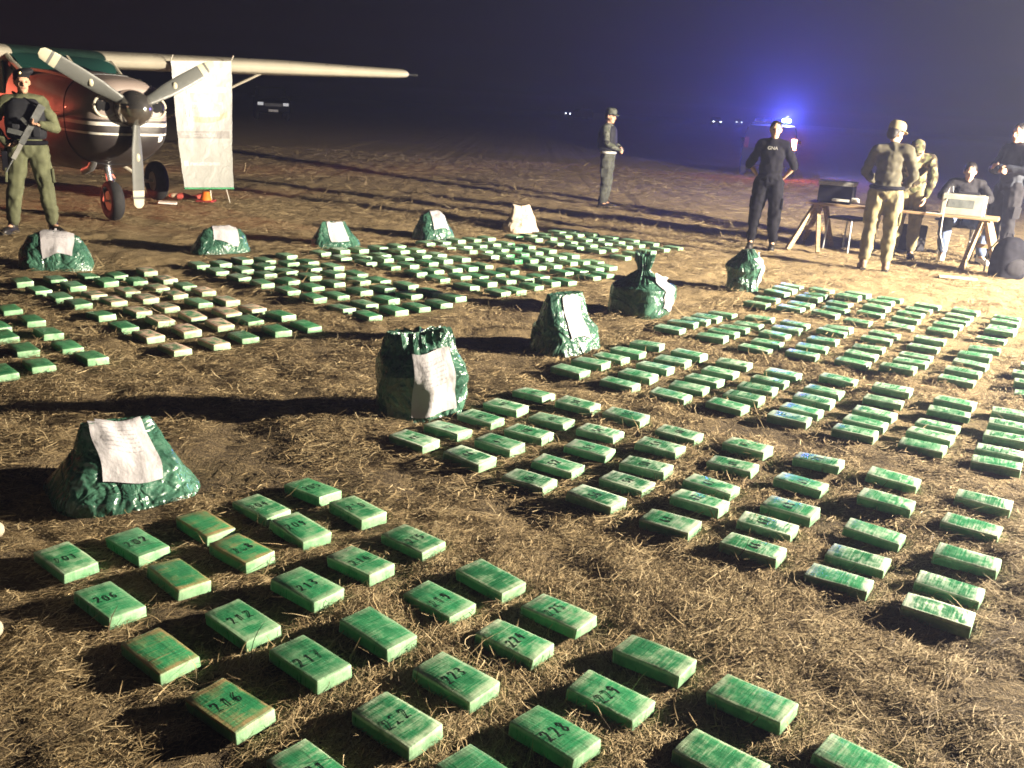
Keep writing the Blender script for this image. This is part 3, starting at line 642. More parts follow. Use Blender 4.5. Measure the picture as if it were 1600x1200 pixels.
tyre(ng, (0, 0, .25), .25, .17)
for s in (1, -1):
    mg = MB().tube([(-2.05, s*.45, .68), (-2.05, s*.95, .52), (-2.02, s*1.30, .28)], [.06, .05, .038], 10, flat=.6).tube([(-2.02, s*1.26, .29), (-2.02, s*1.44, .29)], .025, 8).build('main_gear', cream, plane, smooth=45)
    tyre(mg, (-2.02, s*1.44, .29), .29, .20)
# tail
MB().loft([[Vector((-6.7-x, y, 1.78+z*.7)) for x, z in foil(ch_)] for y, ch_ in ((-2.2, .7), (-.05, 1.05), (.05, 1.05), (2.2, .7))]).build('tailplane', cream, plane, smooth=55)
MB().loft([[Vector((-6.3-o2-x, z*.6, h2)) for x, z in foil(ch_)] for h2, ch_, o2 in ((1.7, 1.5, 0), (2.5, 1.05, .45), (3.0, .8, .75))]).build('fin', cream, plane, smooth=55)
# tie-down rope from the strut
rp = plane.matrix_basis.to_3x3(); e3 = Matrix.Rotation(TH, 3, 'Z')
def PW(u_, v_, z_): q_ = e3 @ Vector((u_, v_, 0)); return Vector((nw.x+q_.x, nw.y+q_.y, z_))
MB().tube([(-1.72, 2.05, 1.52), (-1.66, 2.05, .9), (-1.6, 2.1, .0)], .012, 6).tube([(-1.72, 2.05, 1.52), (-1.4, 2.3, .0)], .008, 6).build('tie_down_rope', mat('pale_rope', (.45, .42, .36), .9), plane)

# ---------------------------------------------------------------- banner tied to the wing's leading edge
def on_wing(px):                               # distance of the photo column along the leading edge
    best = None
    for k in range(60, 620):
        P_ = PW(-1.36, k/100, 2.05); d = P_-Vector((0, 0, CAMH)); dz = d.dot(_f); x_ = 800+FPX*d.dot(_r)/dz
        if best is None or abs(x_-px) < best[0]: best = (abs(x_-px), k/100)
    return best[1]
va, vb = on_wing(265), on_wing(361)
TL, TR = PW(-1.35, va, 2.0), PW(-1.35, vb, 2.06); mid_y = (TL.y+TR.y)/2
BLc, BRc = AT(288, 293, TL.y-.06), AT(365, 293, TR.y+.0)
ban = empty('banner', (BLc.x, BLc.y, 0)); tag(ban, 'white printed vinyl banner hanging from the aeroplane wing', 'banner')
nu, nv = 24, 44; bm_ = MB(); 
for j in range(nv+1):
    t = j/nv
    for i in range(nu+1):
        s = i/nu; P_ = (BLc*(1-s)+BRc*s)*(1-t)+(TL*(1-s)+TR*s)*t
        fold = .035*math.sin(s*7+t*4)*t*(1-t)*2+.05*math.exp(-((s-.28+.10*(t-.6))/.05)**2)*(t > .3)*min(1, (t-.3)*4)*(1-t)*2+.012*mnoise.noise(Vector((s*7, t*11, 2)))
        bm_.v.append(tuple(P_+Vector((-.45, -.89, 0))*fold-ban.location))
bm_.f = [(j*(nu+1)+i, j*(nu+1)+i+1, (j+1)*(nu+1)+i+1, (j+1)*(nu+1)+i) for j in range(nv) for i in range(nu)]
q = N('banner_print'); uvn = q.new('ShaderNodeTexCoord').outputs['UV']; su = q.new('ShaderNodeSeparateXYZ'); q.L(uvn, su.inputs[0]); U, V = su.outputs[0], su.outputs[1]
def rect(a, b, c, d):
    return q.math('MULTIPLY', q.math('MULTIPLY', q.math('GREATER_THAN', U, a), q.math('LESS_THAN', U, b)), q.math('MULTIPLY', q.math('GREATER_THAN', V, c), q.math('LESS_THAN', V, d)))
nz_ = q.noise(uvn, 9, 4); words = q.math('GREATER_THAN', q.noise(q.mapping(uvn, (40, 90, 1)), 1, 2, .5), .48)
cc = (.185, .19, .18)
cc = q.mix(rect(.0, 1, .42, 1), cc, q.mix(nz_, (.155, .16, .16), (.20, .20, .20)))
cc = q.mix(rect(.0, .95, .395, .455), cc, (.115, .11, .108)); cc = q.mix(q.math('MULTIPLY', rect(.06, .7, .41, .442), words), cc, (.2, .19, .19))
cc = q.mix(q.math('MULTIPLY', rect(.25, .9, .755, .80), .55), cc, (.42, .40, .40))
sw = q.math('ABSOLUTE', q.math('SUBTRACT', V, q.math('ADD', .54, q.math('MULTIPLY', q.math('POWER', q.math('SUBTRACT', U, .5), 2), .28))))
cc = q.mix(q.math('MULTIPLY', q.math('LESS_THAN', sw, .022), rect(.2, .92, .4, .7)), cc, (.16, .16, .09))
cc = q.mix(q.math('MULTIPLY', rect(.3, .85, .57, .68), q.math('GREATER_THAN', nz_, .5)), cc, (.26, .26, .275))
cc = q.mix(q.math('MULTIPLY', rect(.2, .34, .88, .96), q.math('GREATER_THAN', q.noise(uvn, 26, 3), .5)), cc, (.22, .22, .23))
cc = q.mix(q.math('MULTIPLY', rect(.4, .95, .9, .95), q.math('MULTIPLY', words, .6)), cc, (.3, .3, .3))
cc = q.mix(rect(.06, .14, .175, .215), cc, (.35, .35, .36)); cc = q.mix(q.math('MULTIPLY', rect(.17, .72, .18, .205), words), cc, (.30, .30, .31))
q.set(Base_Color=cc, Roughness=.45); q.b.inputs['Coat Weight'].default_value = .2
q.bump(q.noise(q.mapping(uvn, (5, 9, 1)), 1, 5, .6, .5), .25, .05)
bo = bm_.build('vinyl_sheet', q.m, ban); uv = bo.data.uv_layers.new(name='UVMap')
for lp in bo.data.loops: vi = lp.vertex_index; uv.data[lp.index].uv = ((vi % (nu+1))/nu, (vi//(nu+1))/nv)
bo.data.polygons.foreach_set('use_smooth', np.ones(len(bo.data.polygons), bool))
MB().tube([BLc-ban.location-Vector((0, 0, .012)), BRc-ban.location-Vector((0, 0, .012))], .014, 8).build('bottom_rod', mat('green_rod', (.05, .22, .10), .5), ban)
for e_ in (TL, TR): MB().tube([e_-ban.location, e_-ban.location+Vector((.02, .05, .08))], .008, 6).build('tie_cord', mat('pale_rope', (.45, .42, .36), .9), ban)
# bits lying under the banner
c = G(322, 316); oc = empty('orange_cone', (c.x, c.y, 0)); tag(oc, 'small orange rubber cone tipped over under the banner', 'cone')
orange = mat('orange_rubber', (.75, .17, .02), .5)
MB().box((0, 0, .02), (.24, .24, .03)).build('cone_base', mat('dark_red_rubber', (.30, .03, .03), .6), oc, bevel=.008)
MB().loft([se(0, 0, r_, r_, 2, 18) and [Vector((math.cos(2*math.pi*k/18)*r_, math.sin(2*math.pi*k/18)*r_, z_)) for k in range(18)] for z_, r_ in ((.035, .09), (.15, .05), (.16, .04))]).build('cone_body', orange, oc, smooth=40)
c = G(300, 312); cl = empty('folded_cloth', (c.x, c.y, 0), .4); tag(cl, 'crumpled red and cream cloth beside the orange cone', 'cloth')
m = MB(); rings = []
for k in range(9): t = k/8; rings.append([Vector((-.22+.44*t, .11*math.cos(a)*(1-.5*abs(t-.5)), .045+.04*math.sin(a)*(1+.5*math.sin(t*9)))) for a in np.linspace(0, 6.28, 13)[:-1]])
m.loft(rings).build('cloth_fold', mat('red_cloth', (.45, .08, .06), .8), cl, smooth=70)
MB().ell((-.2, .05, .05), (.14, .10, .045)).build('cream_fold', mat('cream_cloth', (.7, .55, .38), .8), cl, smooth=70)
c = G(262, 319); pp = MB().box((0, 0, .012), (.26, .16, .02)).build('white_packet', mat('white_card', (.75, .70, .64), .6), None, bevel=.006); pp.location = (c.x, c.y, .01); pp.rotation_euler = (0.06, .05, .3); tag(pp, 'flat white packet on the ground between the wheel and the banner', 'packet')
# ---------------------------------------------------------------- people
def fuse(mb, voxel, name, it=4, wr=0.0, fr=(16, 16, 30), seed=0):
    me = mb.mesh('t'); ob = bpy.data.objects.new('t', me); col.objects.link(ob)
    md = ob.modifiers.new('r', 'REMESH'); md.mode = 'VOXEL'; md.voxel_size = voxel; md.adaptivity = 0
    if it: sm = ob.modifiers.new('s', 'SMOOTH'); sm.factor = .5; sm.iterations = it
    dg = bpy.context.evaluated_depsgraph_get(); nm = bpy.data.meshes.new_from_object(ob.evaluated_get(dg)); nm.name = name
    bpy.data.objects.remove(ob); bpy.data.meshes.remove(me)
    if wr:
        n = len(nm.vertices); P = np.empty(n*3, np.float32); nm.vertices.foreach_get('co', P); P = P.reshape(-1, 3).astype(float)
        Nn = np.empty(n*3, np.float32); nm.vertices.foreach_get('normal', Nn); Nn = Nn.reshape(-1, 3)
        S = np.array([seed*3.3, seed*1.1, seed*.7]); f = np.array(fr)
        Pw = P+.02*np.stack([vn(P*9+S, 1), vn(P*9+S, 2), vn(P*9+S, 3)], -1)
        d = (1-2*np.abs(vn(Pw*f+S, 4)))*.65+vn(Pw*f*.45+S, 5)*.6+vn(Pw*f*2.1+S, 6)*.25
        P = P+Nn*(d*wr)[:, None]; nm.vertices.foreach_set('co', P.ravel()); nm.update()
    nm.materials.clear(); return nm
skin_m = mat('skin', (.46, .27, .18), .5, var=.12, scale=14); eye_m = mat('eye', (.05, .035, .03), .2); lip_m = mat('lips', (.33, .13, .10), .5)
boot_m = mat('black_boot_leather', (.012, .011, .011), .45, bump=.3); hair_m = mat('dark_hair', (.010, .008, .007), .5, bump=.8, bscale=150)
def rotz_to(d):                                # rotation taking +z onto d
    return Vector((0, 0, 1)).rotation_difference(Vector(d).normalized()).to_matrix()
def fingers(b, wr, hd, palm, grip=.5, s=1.0, side=1):
    hd = Vector(hd).normalized(); palm = Vector(palm); palm = (palm-hd*palm.dot(hd)).normalized(); across = hd.cross(palm).normalized()
    c = wr+hd*.05*s; b.ell(c, (.040*s, .016*s, .052*s), Matrix((across, palm, hd)).transposed())
    for k, (o_, ln) in enumerate(((-.030, .060), (-.010, .072), (.010, .068), (.030, .052))):
        p0 = wr+hd*.088*s+across*o_*s; a1 = grip*.8; a2 = grip*1.9
        p1 = p0+(hd*math.cos(a1)+palm*math.sin(a1))*ln*.5*s; p2 = p1+(hd*math.cos(a2)+palm*math.sin(a2))*ln*.5*s
        b.cap([p0-hd*.02, p0, p1, p2], [.0095*s, .0095*s, .009*s, .0078*s], 8)
    t0 = wr+hd*.03*s-across*.034*s*side; t1 = t0+(hd*.6-across*.75*side+palm*.3).normalized()*.042*s; t2 = t1+(hd*.85+palm*(.3+grip*.6)).normalized()*.034*s
    b.cap([t0, t1, t2], [.013*s, .011*s, .009*s], 8)
def person(label, x, y, face, H=1.74, J=None, jacket=None, trousers=None, boots=boot_m, hat=None, hair=hair_m, head_turn=(0, 0), bulk=1.0, sleeve=True, boot_h=.16, seed=1, group=None):
    s = H/1.75
    D = dict(pel=(0, 0, .97), chest=(0, .0, 1.30), neck=(0, -.005, 1.49), head=(0, .02, 1.625),
             shL=(-.168, 0, 1.425), shR=(.168, 0, 1.425), elL=(-.235, -.03, 1.15), elR=(.235, -.03, 1.15), wrL=(-.25, .05, .90), wrR=(.25, .05, .90),
             hiL=(-.09, 0, .93), hiR=(.09, 0, .93), knL=(-.11, .02, .50), knR=(.11, .02, .50), anL=(-.12, -.02, .09), anR=(.12, -.02, .09),
             toL=(-.15, .16, .035), toR=(.15, .16, .035), hdL=(0, .15, -1), hdR=(0, .15, -1), paL=(1, 0, 0), paR=(-1, 0, 0), gL=.5, gR=.5)
    if J: D.update(J)
    j = {k: (Vector(v)*s if k[:2] not in ('hd', 'pa') else Vector(v)) if isinstance(v, tuple) else v for k, v in D.items()}
    root = empty('person', (x, y, gh1(x, y)), face-math.pi/2); tag(root, label, 'person', group)
    sp = rotz_to(j['chest']-j['pel']); spn = rotz_to(j['neck']-j['chest'])
    def torso(b, k, low=True):
        if low: b.ell(j['pel'], ((.155+k)*s, (.11+k)*s, (.13+k)*s), sp)
        b.ell(j['pel'].lerp(j['chest'], .45), ((.145+k)*s*bulk, (.105+k)*s*bulk, .17*s), sp)
        b.ell(j['chest'], ((.152+k)*s*bulk, (.115+k)*s*bulk, (.185+k)*s), spn)
        up = j['chest'].lerp(j['neck'], .72)
        b.cap([j['shL'], up, j['shR']], [(.055+k)*s, (.075+k*.8)*s, (.055+k)*s], 10)
    def arm(b, S_, k, full=True):
        b.cap([j['sh'+S_], j['sh'+S_].lerp(j['el'+S_], .5), j['el'+S_]], [(.056+k)*s, (.050+k)*s, (.042+k)*s])
        if full: b.cap([j['el'+S_], j['el'+S_].lerp(j['wr'+S_], .35), j['wr'+S_]], [(.043+k)*s, (.041+k)*s, (.028+k*.9)*s])
    def leg(b, S_, k, end=1.0):
        b.cap([j['hi'+S_], j['hi'+S_].lerp(j['kn'+S_], .35), j['kn'+S_]], [(.088+k)*s, (.083+k)*s, (.056+k)*s])
        e_ = j['kn'+S_].lerp(j['an'+S_], end)
        b.cap([j['kn'+S_], j['kn'+S_].lerp(j['an'+S_], .35), e_], [(.056+k)*s, (.056+k)*s, (.038+k)*s])
    # body: one continuous surface
    b = MB(); torso(b, -.012)
    for S_ in 'LR':
        arm(b, S_, -.008); leg(b, S_, -.010); b.cap([j['an'+S_], j['to'+S_]], [.035*s, .028*s])
        fingers(b, j['wr'+S_], j['hd'+S_], j['pa'+S_], j['g'+S_], s, 1 if S_ == 'L' else -1)
    hm_ = Matrix.Rotation(R(head_turn[0]), 3, 'Z') @ Matrix.Rotation(R(head_turn[1]), 3, 'X'); hc = j['head']
    T = lambda v: hc+hm_ @ (Vector(v)*s)
    b.cap([j['chest'].lerp(j['neck'], .8), j['neck'], hc+hm_ @ (Vector((0, -.015, -.05))*s)], [.058*s, .052*s, .05*s])
    b.ell(T((0, -.008, .022)), (.074*s, .094*s, .100*s), hm_); b.ell(T((0, .026, -.045)), (.056*s, .066*s, .072*s), hm_); b.ell(T((0, .066, -.092)), (.026*s, .022*s, .022*s), hm_)
    b.cap([T((0, .086, .022)), T((0, .104, -.020))], [.010*s, .015*s], 8); b.cap([T((-.035, .078, .033)), T((.035, .078, .033))], [.012*s, .012*s], 8)
    for e_ in (-1, 1): b.ell(T((e_*.076, -.012, .0)), (.009*s, .020*s, .032*s), hm_); b.ell(T((e_*.036, .060, -.022)), (.020*s, .020*s, .018*s), hm_)
    link('body', fuse(b, .0095, 'body', 2), skin_m, root)
    for e_ in (-1, 1): MB().ell(T((e_*.031, .080, .010)), (.013*s, .010*s, .008*s), hm_, 10, 6).build('eye', eye_m, root, smooth=60)
    MB().ell(T((0, .086, -.052)), (.024*s, .010*s, .007*s), hm_, 10, 6).build('mouth', lip_m, root, smooth=60)
    if jacket:
        b = MB(); torso(b, .016); 
        for S_ in 'LR': arm(b, S_, .012, sleeve)
        b.cap([j['chest'].lerp(j['neck'], .75), j['neck']-Vector((0, 0, .01))], [.085*s, .066*s])
        link('jacket', fuse(b, .013, 'jacket', 3, .015, (12, 12, 10), seed), jacket, root)
    if trousers:
        b = MB(); b.ell(j['pel']+Vector((0, 0, -.02*s)), (.168*s, .125*s, .125*s), sp)
        for S_ in 'LR': leg(b, S_, .024, .86)
        for S_, sg in (('L', -1), ('R', 1)):
            d_ = (j['kn'+S_]-j['hi'+S_]).normalized(); MB().bar(j['hi'+S_].lerp(j['kn'+S_], .48)+Vector((sg*.100*s, 0, 0)), j['hi'+S_].lerp(j['kn'+S_], .84)+Vector((sg*.088*s, 0, 0)), .028, .13, Vector((0, 1, 0))).build('thigh_pocket', trousers, root, bevel=.008)
        link('trousers', fuse(b, .013, 'trousers', 3, .016, (13, 13, 9), seed+5), trousers, root)
    for S_ in 'LR':
        an, to = j['an'+S_], j['to'+S_]; b = MB(); sh = (j['kn'+S_]-an).normalized(); fd = Vector((to.x-an.x, to.y-an.y, 0)).normalized()
        b.cap([an+sh*boot_h*s, an, an-fd*.02*s], [.052*s, .050*s, .048*s]); b.cap([an-fd*.03*s+Vector((0, 0, -.04*s)), an.lerp(to, .6)+Vector((0, 0, -.01)), to], [.045*s, .046*s, .040*s])
        bm2 = fuse(b, .011, 'boot', 3); bo_ = link('boot', bm2, boots, root)
        so_ = MB(); a0 = Vector((an.x, an.y, 0))-fd*.075*s; sd = Vector((-fd.y, fd.x, 0)); pr = []
        for t, wd in ((0, .028), (.06, .038), (.14, .036), (.21, .046), (.265, .038), (.29, .015)): pr.append((t*s, wd*s))
        top = an.z-.085*s+.012
        ring = [a0+fd*t+sd*wd for t, wd in pr]+[a0+fd*t-sd*wd for t, wd in pr[::-1]]
        so_.loft([[p_+Vector((0, 0, top-.012)) for p_ in ring], [p_+Vector((0, 0, top+.016)) for p_ in ring]]); so_.build('sole', black_rub, bo_)
    if hair:
        b = MB(); b.ell(T((0, -.022, .042)), (.082*s, .094*s, .092*s), hm_); b.ell(T((0, -.055, -.005)), (.070*s, .055*s, .07*s), hm_)
        link('hair', fuse(b, .011, 'hair', 2, .004, (60, 60, 60), seed), hair, root)
    if hat == 'cap':
        b = MB(); rg = []
        for z_, r_ in ((.045, 1.02), (.085, 1.06), (.125, .98), (.150, .70), (.158, .25)): rg.append([T((math.cos(a)*.088*r_, math.sin(a)*.104*r_-.008, z_)) for a in np.linspace(0, 6.2832, 25)[:-1]])
        b.loft(rg); ho = b.build('cap', jacket if hat_m is None else hat_m, root, smooth=60)
        v_ = MB(); up_ = [T((.075*math.cos(a), .075+.085*math.sin(a), .055-.012*math.sin(a))) for a in np.linspace(0, math.pi, 13)]; v_.loft([up_, [p_-Vector((0, 0, .006)) for p_ in up_]]); v_.build('peak', hat_m, ho)
    if hat == 'beret':
        b = MB(); b.ell(T((-.02, -.01, .105)), (.108*s, .118*s, .042*s), hm_ @ Matrix.Rotation(R(14), 3, 'Y')); b.ell(T((0, -.008, .075)), (.086*s, .102*s, .035*s), hm_)
        ho = link('beret', fuse(b, .01, 'beret', 3), hat_m, root); MB().ell(T((.03, .098, .10)), (.014*s, .008*s, .018*s), hm_).build('cap_badge', mat('brass', (.7, .55, .25), .3, .9), ho)
    root['_j'] = 0
    return root, j, s
hat_m = mat('dark_navy_cloth', (.009, .010, .014), .8, bump=.3)
def camo(name, a, b_, c, sc):
    q = N(name); p = q.obj(); n1 = q.noise(p, sc, 2, .5); n2 = q.noise(q.mapping(p, (1, 1, 1), loc=(3, 7, 1)), sc*1.2, 2, .5)
    q.set(Base_Color=q.mix(q.maprange(n2, .53, .56), q.mix(q.maprange(n1, .47, .50), a, b_), c), Roughness=.9); q.b.inputs['Specular IOR Level'].default_value = .15; q.bump(q.noise(p, 180, 3), .3, .002); MATS[name] = q.m
camo('tan_camouflage_cloth', (.16, .13, .075), (.07, .075, .035), (.035, .028, .018), 11)
camo('grey_camouflage_cloth', (.085, .09, .075), (.045, .05, .036), (.02, .02, .018), 11)
navy = mat('dark_navy_cloth', (.012, .013, .018), .8); olive = mat('olive_green_cloth', (.085, .092, .050), .85, bump=.4, bscale=200, bdist=.002)
khaki = mat('khaki_cloth', (.16, .14, .075), .85, bump=.4, bscale=200, bdist=.002); camo_grey = mat('grey_camouflage_cloth', (.10, .105, .085), .85, var=.6, scale=9, bump=.3)
charcoal = mat('charcoal_jacket_cloth', (.015, .0145, .017), .9, bump=.3, spec=.1); blackc = mat('black_uniform_cloth', (.007, .007, .010), .9, spec=.08); jeans = mat('blue_denim', (.07, .095, .17), .85, bump=.4, bscale=220)
tan_camo = mat('tan_camouflage_cloth', (.17, .145, .085), .85, var=.6, scale=12); white_sh = mat('white_trainer', (.65, .62, .56), .6); brown_boot = mat('brown_boot_leather', (.16, .11, .07), .6)
def extras(root, items): 
    for nm, b, m in items: b.build(nm, m, root, smooth=50)
def towards(px, py, fx, fy):                   # facing angle in the world
    return math.atan2(fy, fx)
# rifleman by the aeroplane
c = (G(22, 372)+G(88, 362))/2
P1, j, s = person('person in olive uniform, dark vest and beret holding a rifle across the chest', c.x, c.y, R(-62), 1.72,
    dict(hiL=(-.10, 0, .93), hiR=(.10, 0, .93), knL=(-.15, .03, .50), knR=(.16, .03, .50), anL=(-.19, -.02, .09), anR=(.22, -.02, .09), toL=(-.26, .14, .035), toR=(.31, .12, .035),
         elL=(-.30, -.02, 1.16), wrL=(-.14, .20, 1.20), hdL=(.8, .35, .05), paL=(0, .4, 1), gL=1.2, elR=(.33, -.02, 1.17), wrR=(.20, .13, .98), hdR=(-.7, .4, -.1), paR=(0, .3, 1), gR=1.2),
    jacket=olive, trousers=olive, hat='beret', head_turn=(8, -4), seed=2, boot_h=.2)
def vest(root, s, y0=0):
    b = MB(); rg = []
    for z_, hw, hd in ((1.04, .185, .135), (1.08, .20, .152), (1.2, .205, .158), (1.33, .195, .155), (1.41, .165, .135), (1.46, .12, .10)):
        rg.append([Vector((math.copysign(abs(math.cos(t))**.6, math.cos(t))*hw*s, y0+math.copysign(abs(math.sin(t))**.6, math.sin(t))*hd*s, z_*s)) for t in np.linspace(0, 6.2832, 33)[:-1]])
    b.loft(rg); return link('tactical_vest', fuse(b, .012, 'vest', 2, .005, (14, 14, 14), 4), navy, root)
vest(P1, s)
for k, xx in enumerate((-.10, 0, .10)): MB().box(Vector((xx, .165, 1.13))*s, (.075, .05, .13)).build('pouch', navy, P1, bevel=.01)
MB().tube([Vector((math.cos(a)*.185, math.sin(a)*.142, 1.0))*s for a in np.linspace(0, 6.2832, 25)], .024, 8).build('belt', blackc, P1, smooth=50)
MB().box(Vector((.235, .02, .80))*s, (.06, .11, .20)).tube([Vector((.2, .02, .98))*s, Vector((.235, .02, .88))*s], .014, 6).build('holster', blackc, P1, bevel=.008)
m4 = Matrix.Translation(P1.location) @ Matrix.Rotation(R(-62)-math.pi/2, 4, 'Z')
rif = empty('rifle', P1.location, R(-62)-math.pi/2); tag(rif, 'grey rifle slung across the chest of the person in the beret', 'rifle')
ra, rb = Vector((-.02, .235, 1.42))*s, Vector((.10, .225, .80))*s; dr = (rb-ra).normalized()
ra, rb = Vector((-.17, .20, 1.40))*s, Vector((.15, .25, .84))*s; dr = (rb-ra).normalized()
gun = mat('gunmetal', (.10, .105, .105), .42, .6)
MB().bar(ra+dr*.22, ra+dr*.46, .035, .06).build('receiver', gun, rif); MB().bar(ra, ra+dr*.215, .03, .075).build('stock', gun, rif)
MB().bar(ra+dr*.465, ra+dr*.64, .036, .045).build('handguard', mat('grey_handguard', (.16, .16, .15), .6), rif); MB().tube([ra+dr*.645, ra+dr*.80], .010, 8).build('barrel', gun, rif)
pn = dr.cross(Vector((0, 1, 0))).normalized(); MB().bar(ra+dr*.36+pn*.03, ra+dr*.40+pn*.17, .022, .05).build('magazine', gun, rif); MB().bar(ra+dr*.25+pn*.03, ra+dr*.22+pn*.11, .024, .035).build('pistol_grip', gun, rif)
MB().tube([ra+dr*.02, Vector((.10, .0, 1.52))*s, Vector((-.12, -.05, 1.40))*s, ra+dr*.6], .012, 6).build('sling', blackc, rif)
# lookout beyond the bricks
hat_m = mat('grey_camouflage_cloth', (.10, .105, .085), .85)
c = G(943, 323)
P2, j, s = person('person in grey camouflage uniform and cap standing alone with hands clasped in front', c.x, c.y, R(-18), 1.72,
    dict(elL=(-.25, .02, 1.16), wrL=(-.07, .23, 1.06), hdL=(.9, .35, -.3), paL=(0, -1, 0), elR=(.25, .02, 1.16), wrR=(.07, .24, 1.05), hdR=(-.9, .3, -.3), paR=(0, -1, 0), gL=1, gR=1, chest=(0, -.03, 1.30), neck=(0, -.03, 1.49), head=(0, .0, 1.625), shL=(-.168, -.03, 1.425), shR=(.168, -.03, 1.425)),
    jacket=camo_grey, trousers=mat('dark_camouflage_cloth', (.045, .048, .04), .85, var=.5, scale=9), hat='cap', head_turn=(-20, -8), seed=3)
vest(P2, s, -.025)
MB().tube([Vector((math.cos(a)*.18, math.sin(a)*.138, 1.0))*s for a in np.linspace(0, 6.2832, 25)], .024, 8).build('belt', mat('pale_webbing', (.35, .35, .33), .8), P2, smooth=50)
# dark-uniformed person with white letters on the chest
hat_m = mat('dark_navy_cloth', (.012, .013, .018), .8)
c = G(1188, 389)
P3, j, s = person('person in black uniform with white letters on the chest, arms held behind', c.x, c.y, R(-108), 1.66,
    dict(elL=(-.30, -.10, 1.15), wrL=(-.17, -.20, .98), hdL=(.8, -.1, -.3), elR=(.30, -.10, 1.15), wrR=(.17, -.20, .98), hdR=(-.8, -.1, -.3), knL=(-.13, .02, .5), knR=(.13, .02, .5), anL=(-.15, -.02, .09), anR=(.15, -.02, .09)),
    jacket=blackc, trousers=blackc, hair=hair_m, head_turn=(6, 0), seed=6, sleeve=False)
tc = bpy.data.curves.new('letters', 'FONT'); tc.body = 'GNA'; tc.size = .06; tc.align_x = 'CENTER'; tc.extrude = .002
to_ = bpy.data.objects.new('t', tc); col.objects.link(to_); dg = bpy.context.evaluated_depsgraph_get(); tm = bpy.data.meshes.new_from_object(to_.evaluated_get(dg)); bpy.data.objects.remove(to_)
tm.transform(Matrix.Translation((0, .162, 1.30)) @ Matrix.Rotation(math.pi, 4, 'Z') @ Matrix.Rotation(math.pi/2, 4, 'X')); tm.materials.clear()
link('chest_letters', tm, mat('white_print', (.35, .35, .34), .7), P3, smooth=False)
# person at the table, back half turned, khaki trousers
hat_m = mat('khaki_cap_cloth', (.20, .165, .09), .85)
c = (G(1350, 424)+G(1378, 424))/2
P4, j, s = person('person in khaki trousers and grey jacket standing at the near side of the trestle table', c.x, c.y, R(72), 1.72,
    dict(elL=(-.27, .10, 1.17), wrL=(-.14, .30, 1.05), hdL=(.3, .8, -.3), elR=(.28, -.02, 1.15), wrR=(.20, .17, 1.00), hdR=(-.3, .8, -.2), head=(0, .06, 1.61), neck=(0, .03, 1.48), chest=(0, .03, 1.29), anL=(-.13, -.02, .09), anR=(.13, .0, .09)),
    jacket=mat('grey_jacket_cloth', (.055, .050, .032), .85, bump=.3), trousers=khaki, hat='cap', boots=brown_boot, head_turn=(-45, -14), seed=8)
MB().tube([Vector((math.cos(a)*.182, math.sin(a)*.14, 1.0))*s for a in np.linspace(0, 6.2832, 25)], .022, 8).build('belt', blackc, P4, smooth=50)
# person bending over the table from the far side
hat_m = mat('tan_camouflage_cloth', (.17, .145, .085), .85, var=.6, scale=12)
cc_ = AT(1424, 300, 12.5)
P5, j, s = person('person in tan camouflage bending over the trestle table with one arm down', cc_.x, cc_.y, R(-115), 1.70,
    dict(chest=(0, .15, 1.24), neck=(0, .24, 1.38), head=(0, .33, 1.42), shL=(-.185, .20, 1.34), shR=(.185, .20, 1.34), elL=(-.25, .33, 1.10), wrL=(-.20, .40, .87), elR=(.24, .32, 1.10), wrR=(.20, .42, .88), hdL=(.1, .3, -.8), hdR=(-.1, .3, -.8)),
    jacket=tan_camo, trousers=khaki, hat='cap', head_turn=(0, -32), seed=9)
# seated clerk
c = AT(1502, 330, 12.85)
P6, j, s = person('seated person in dark zip jacket and jeans working at the pale machine', c.x, c.y, R(-108), 1.72,
    dict(pel=(0, 0, .56), chest=(0, .06, .88), neck=(0, .09, 1.06), head=(0, .14, 1.17), shL=(-.185, .07, 1.01), shR=(.185, .07, 1.01), elL=(-.30, .17, .84), wrL=(-.20, .40, .82), elR=(.30, .17, .84), wrR=(.20, .40, .82), hdL=(.3, .9, -.1), hdR=(-.3, .9, -.1), paL=(0, 0, -1), paR=(0, 0, -1),
         hiL=(-.10, .0, .52), hiR=(.10, .0, .52), knL=(-.24, .42, .53), knR=(.22, .42, .53), anL=(-.28, .48, .09), anR=(.20, .52, .09), toL=(-.34, .66, .035), toR=(.22, .70, .035)),
    jacket=charcoal, trousers=jeans, boots=white_sh, boot_h=.03, head_turn=(0, -20), seed=11)
st0 = empty('folding_chair', (c.x, c.y, 0), R(-108)-math.pi/2); tag(st0, 'dark folding chair under the seated person', 'chair')
MB().box((0, -.02, .435), (.40, .40, .03)).build('seat', charcoal, st0, bevel=.008); MB().box((0, -.24, .72), (.38, .03, .24)).build('backrest', charcoal, st0, bevel=.008)
for xx in (-.18, .18):
    MB().tube([(xx, -.25, .84), (xx, -.20, .44), (xx, .16, 0)], .012, 8).build('leg', steel, st0, smooth=40); MB().tube([(xx, .15, .43), (xx, -.26, 0)], .012, 8).build('leg', steel, st0, smooth=40)
# person in a dark jacket behind the pack
c = AT(1576, 300, 12.7)
P7, j, s = person('tall person in dark jacket standing beyond the black backpack, head turned to the table', c.x, c.y, R(-160), 1.80,
    dict(elL=(-.26, .06, 1.17), wrL=(.02, .22, 1.20), hdL=(.9, .2, .1), elR=(.26, .06, 1.17), wrR=(.0, .25, 1.16), hdR=(-.9, .2, .1), gL=1, gR=1),
    jacket=mat('dark_blue_jacket_cloth', (.02, .024, .034), .8, bump=.3), trousers=charcoal, hat=None, head_turn=(10, -4), seed=12)
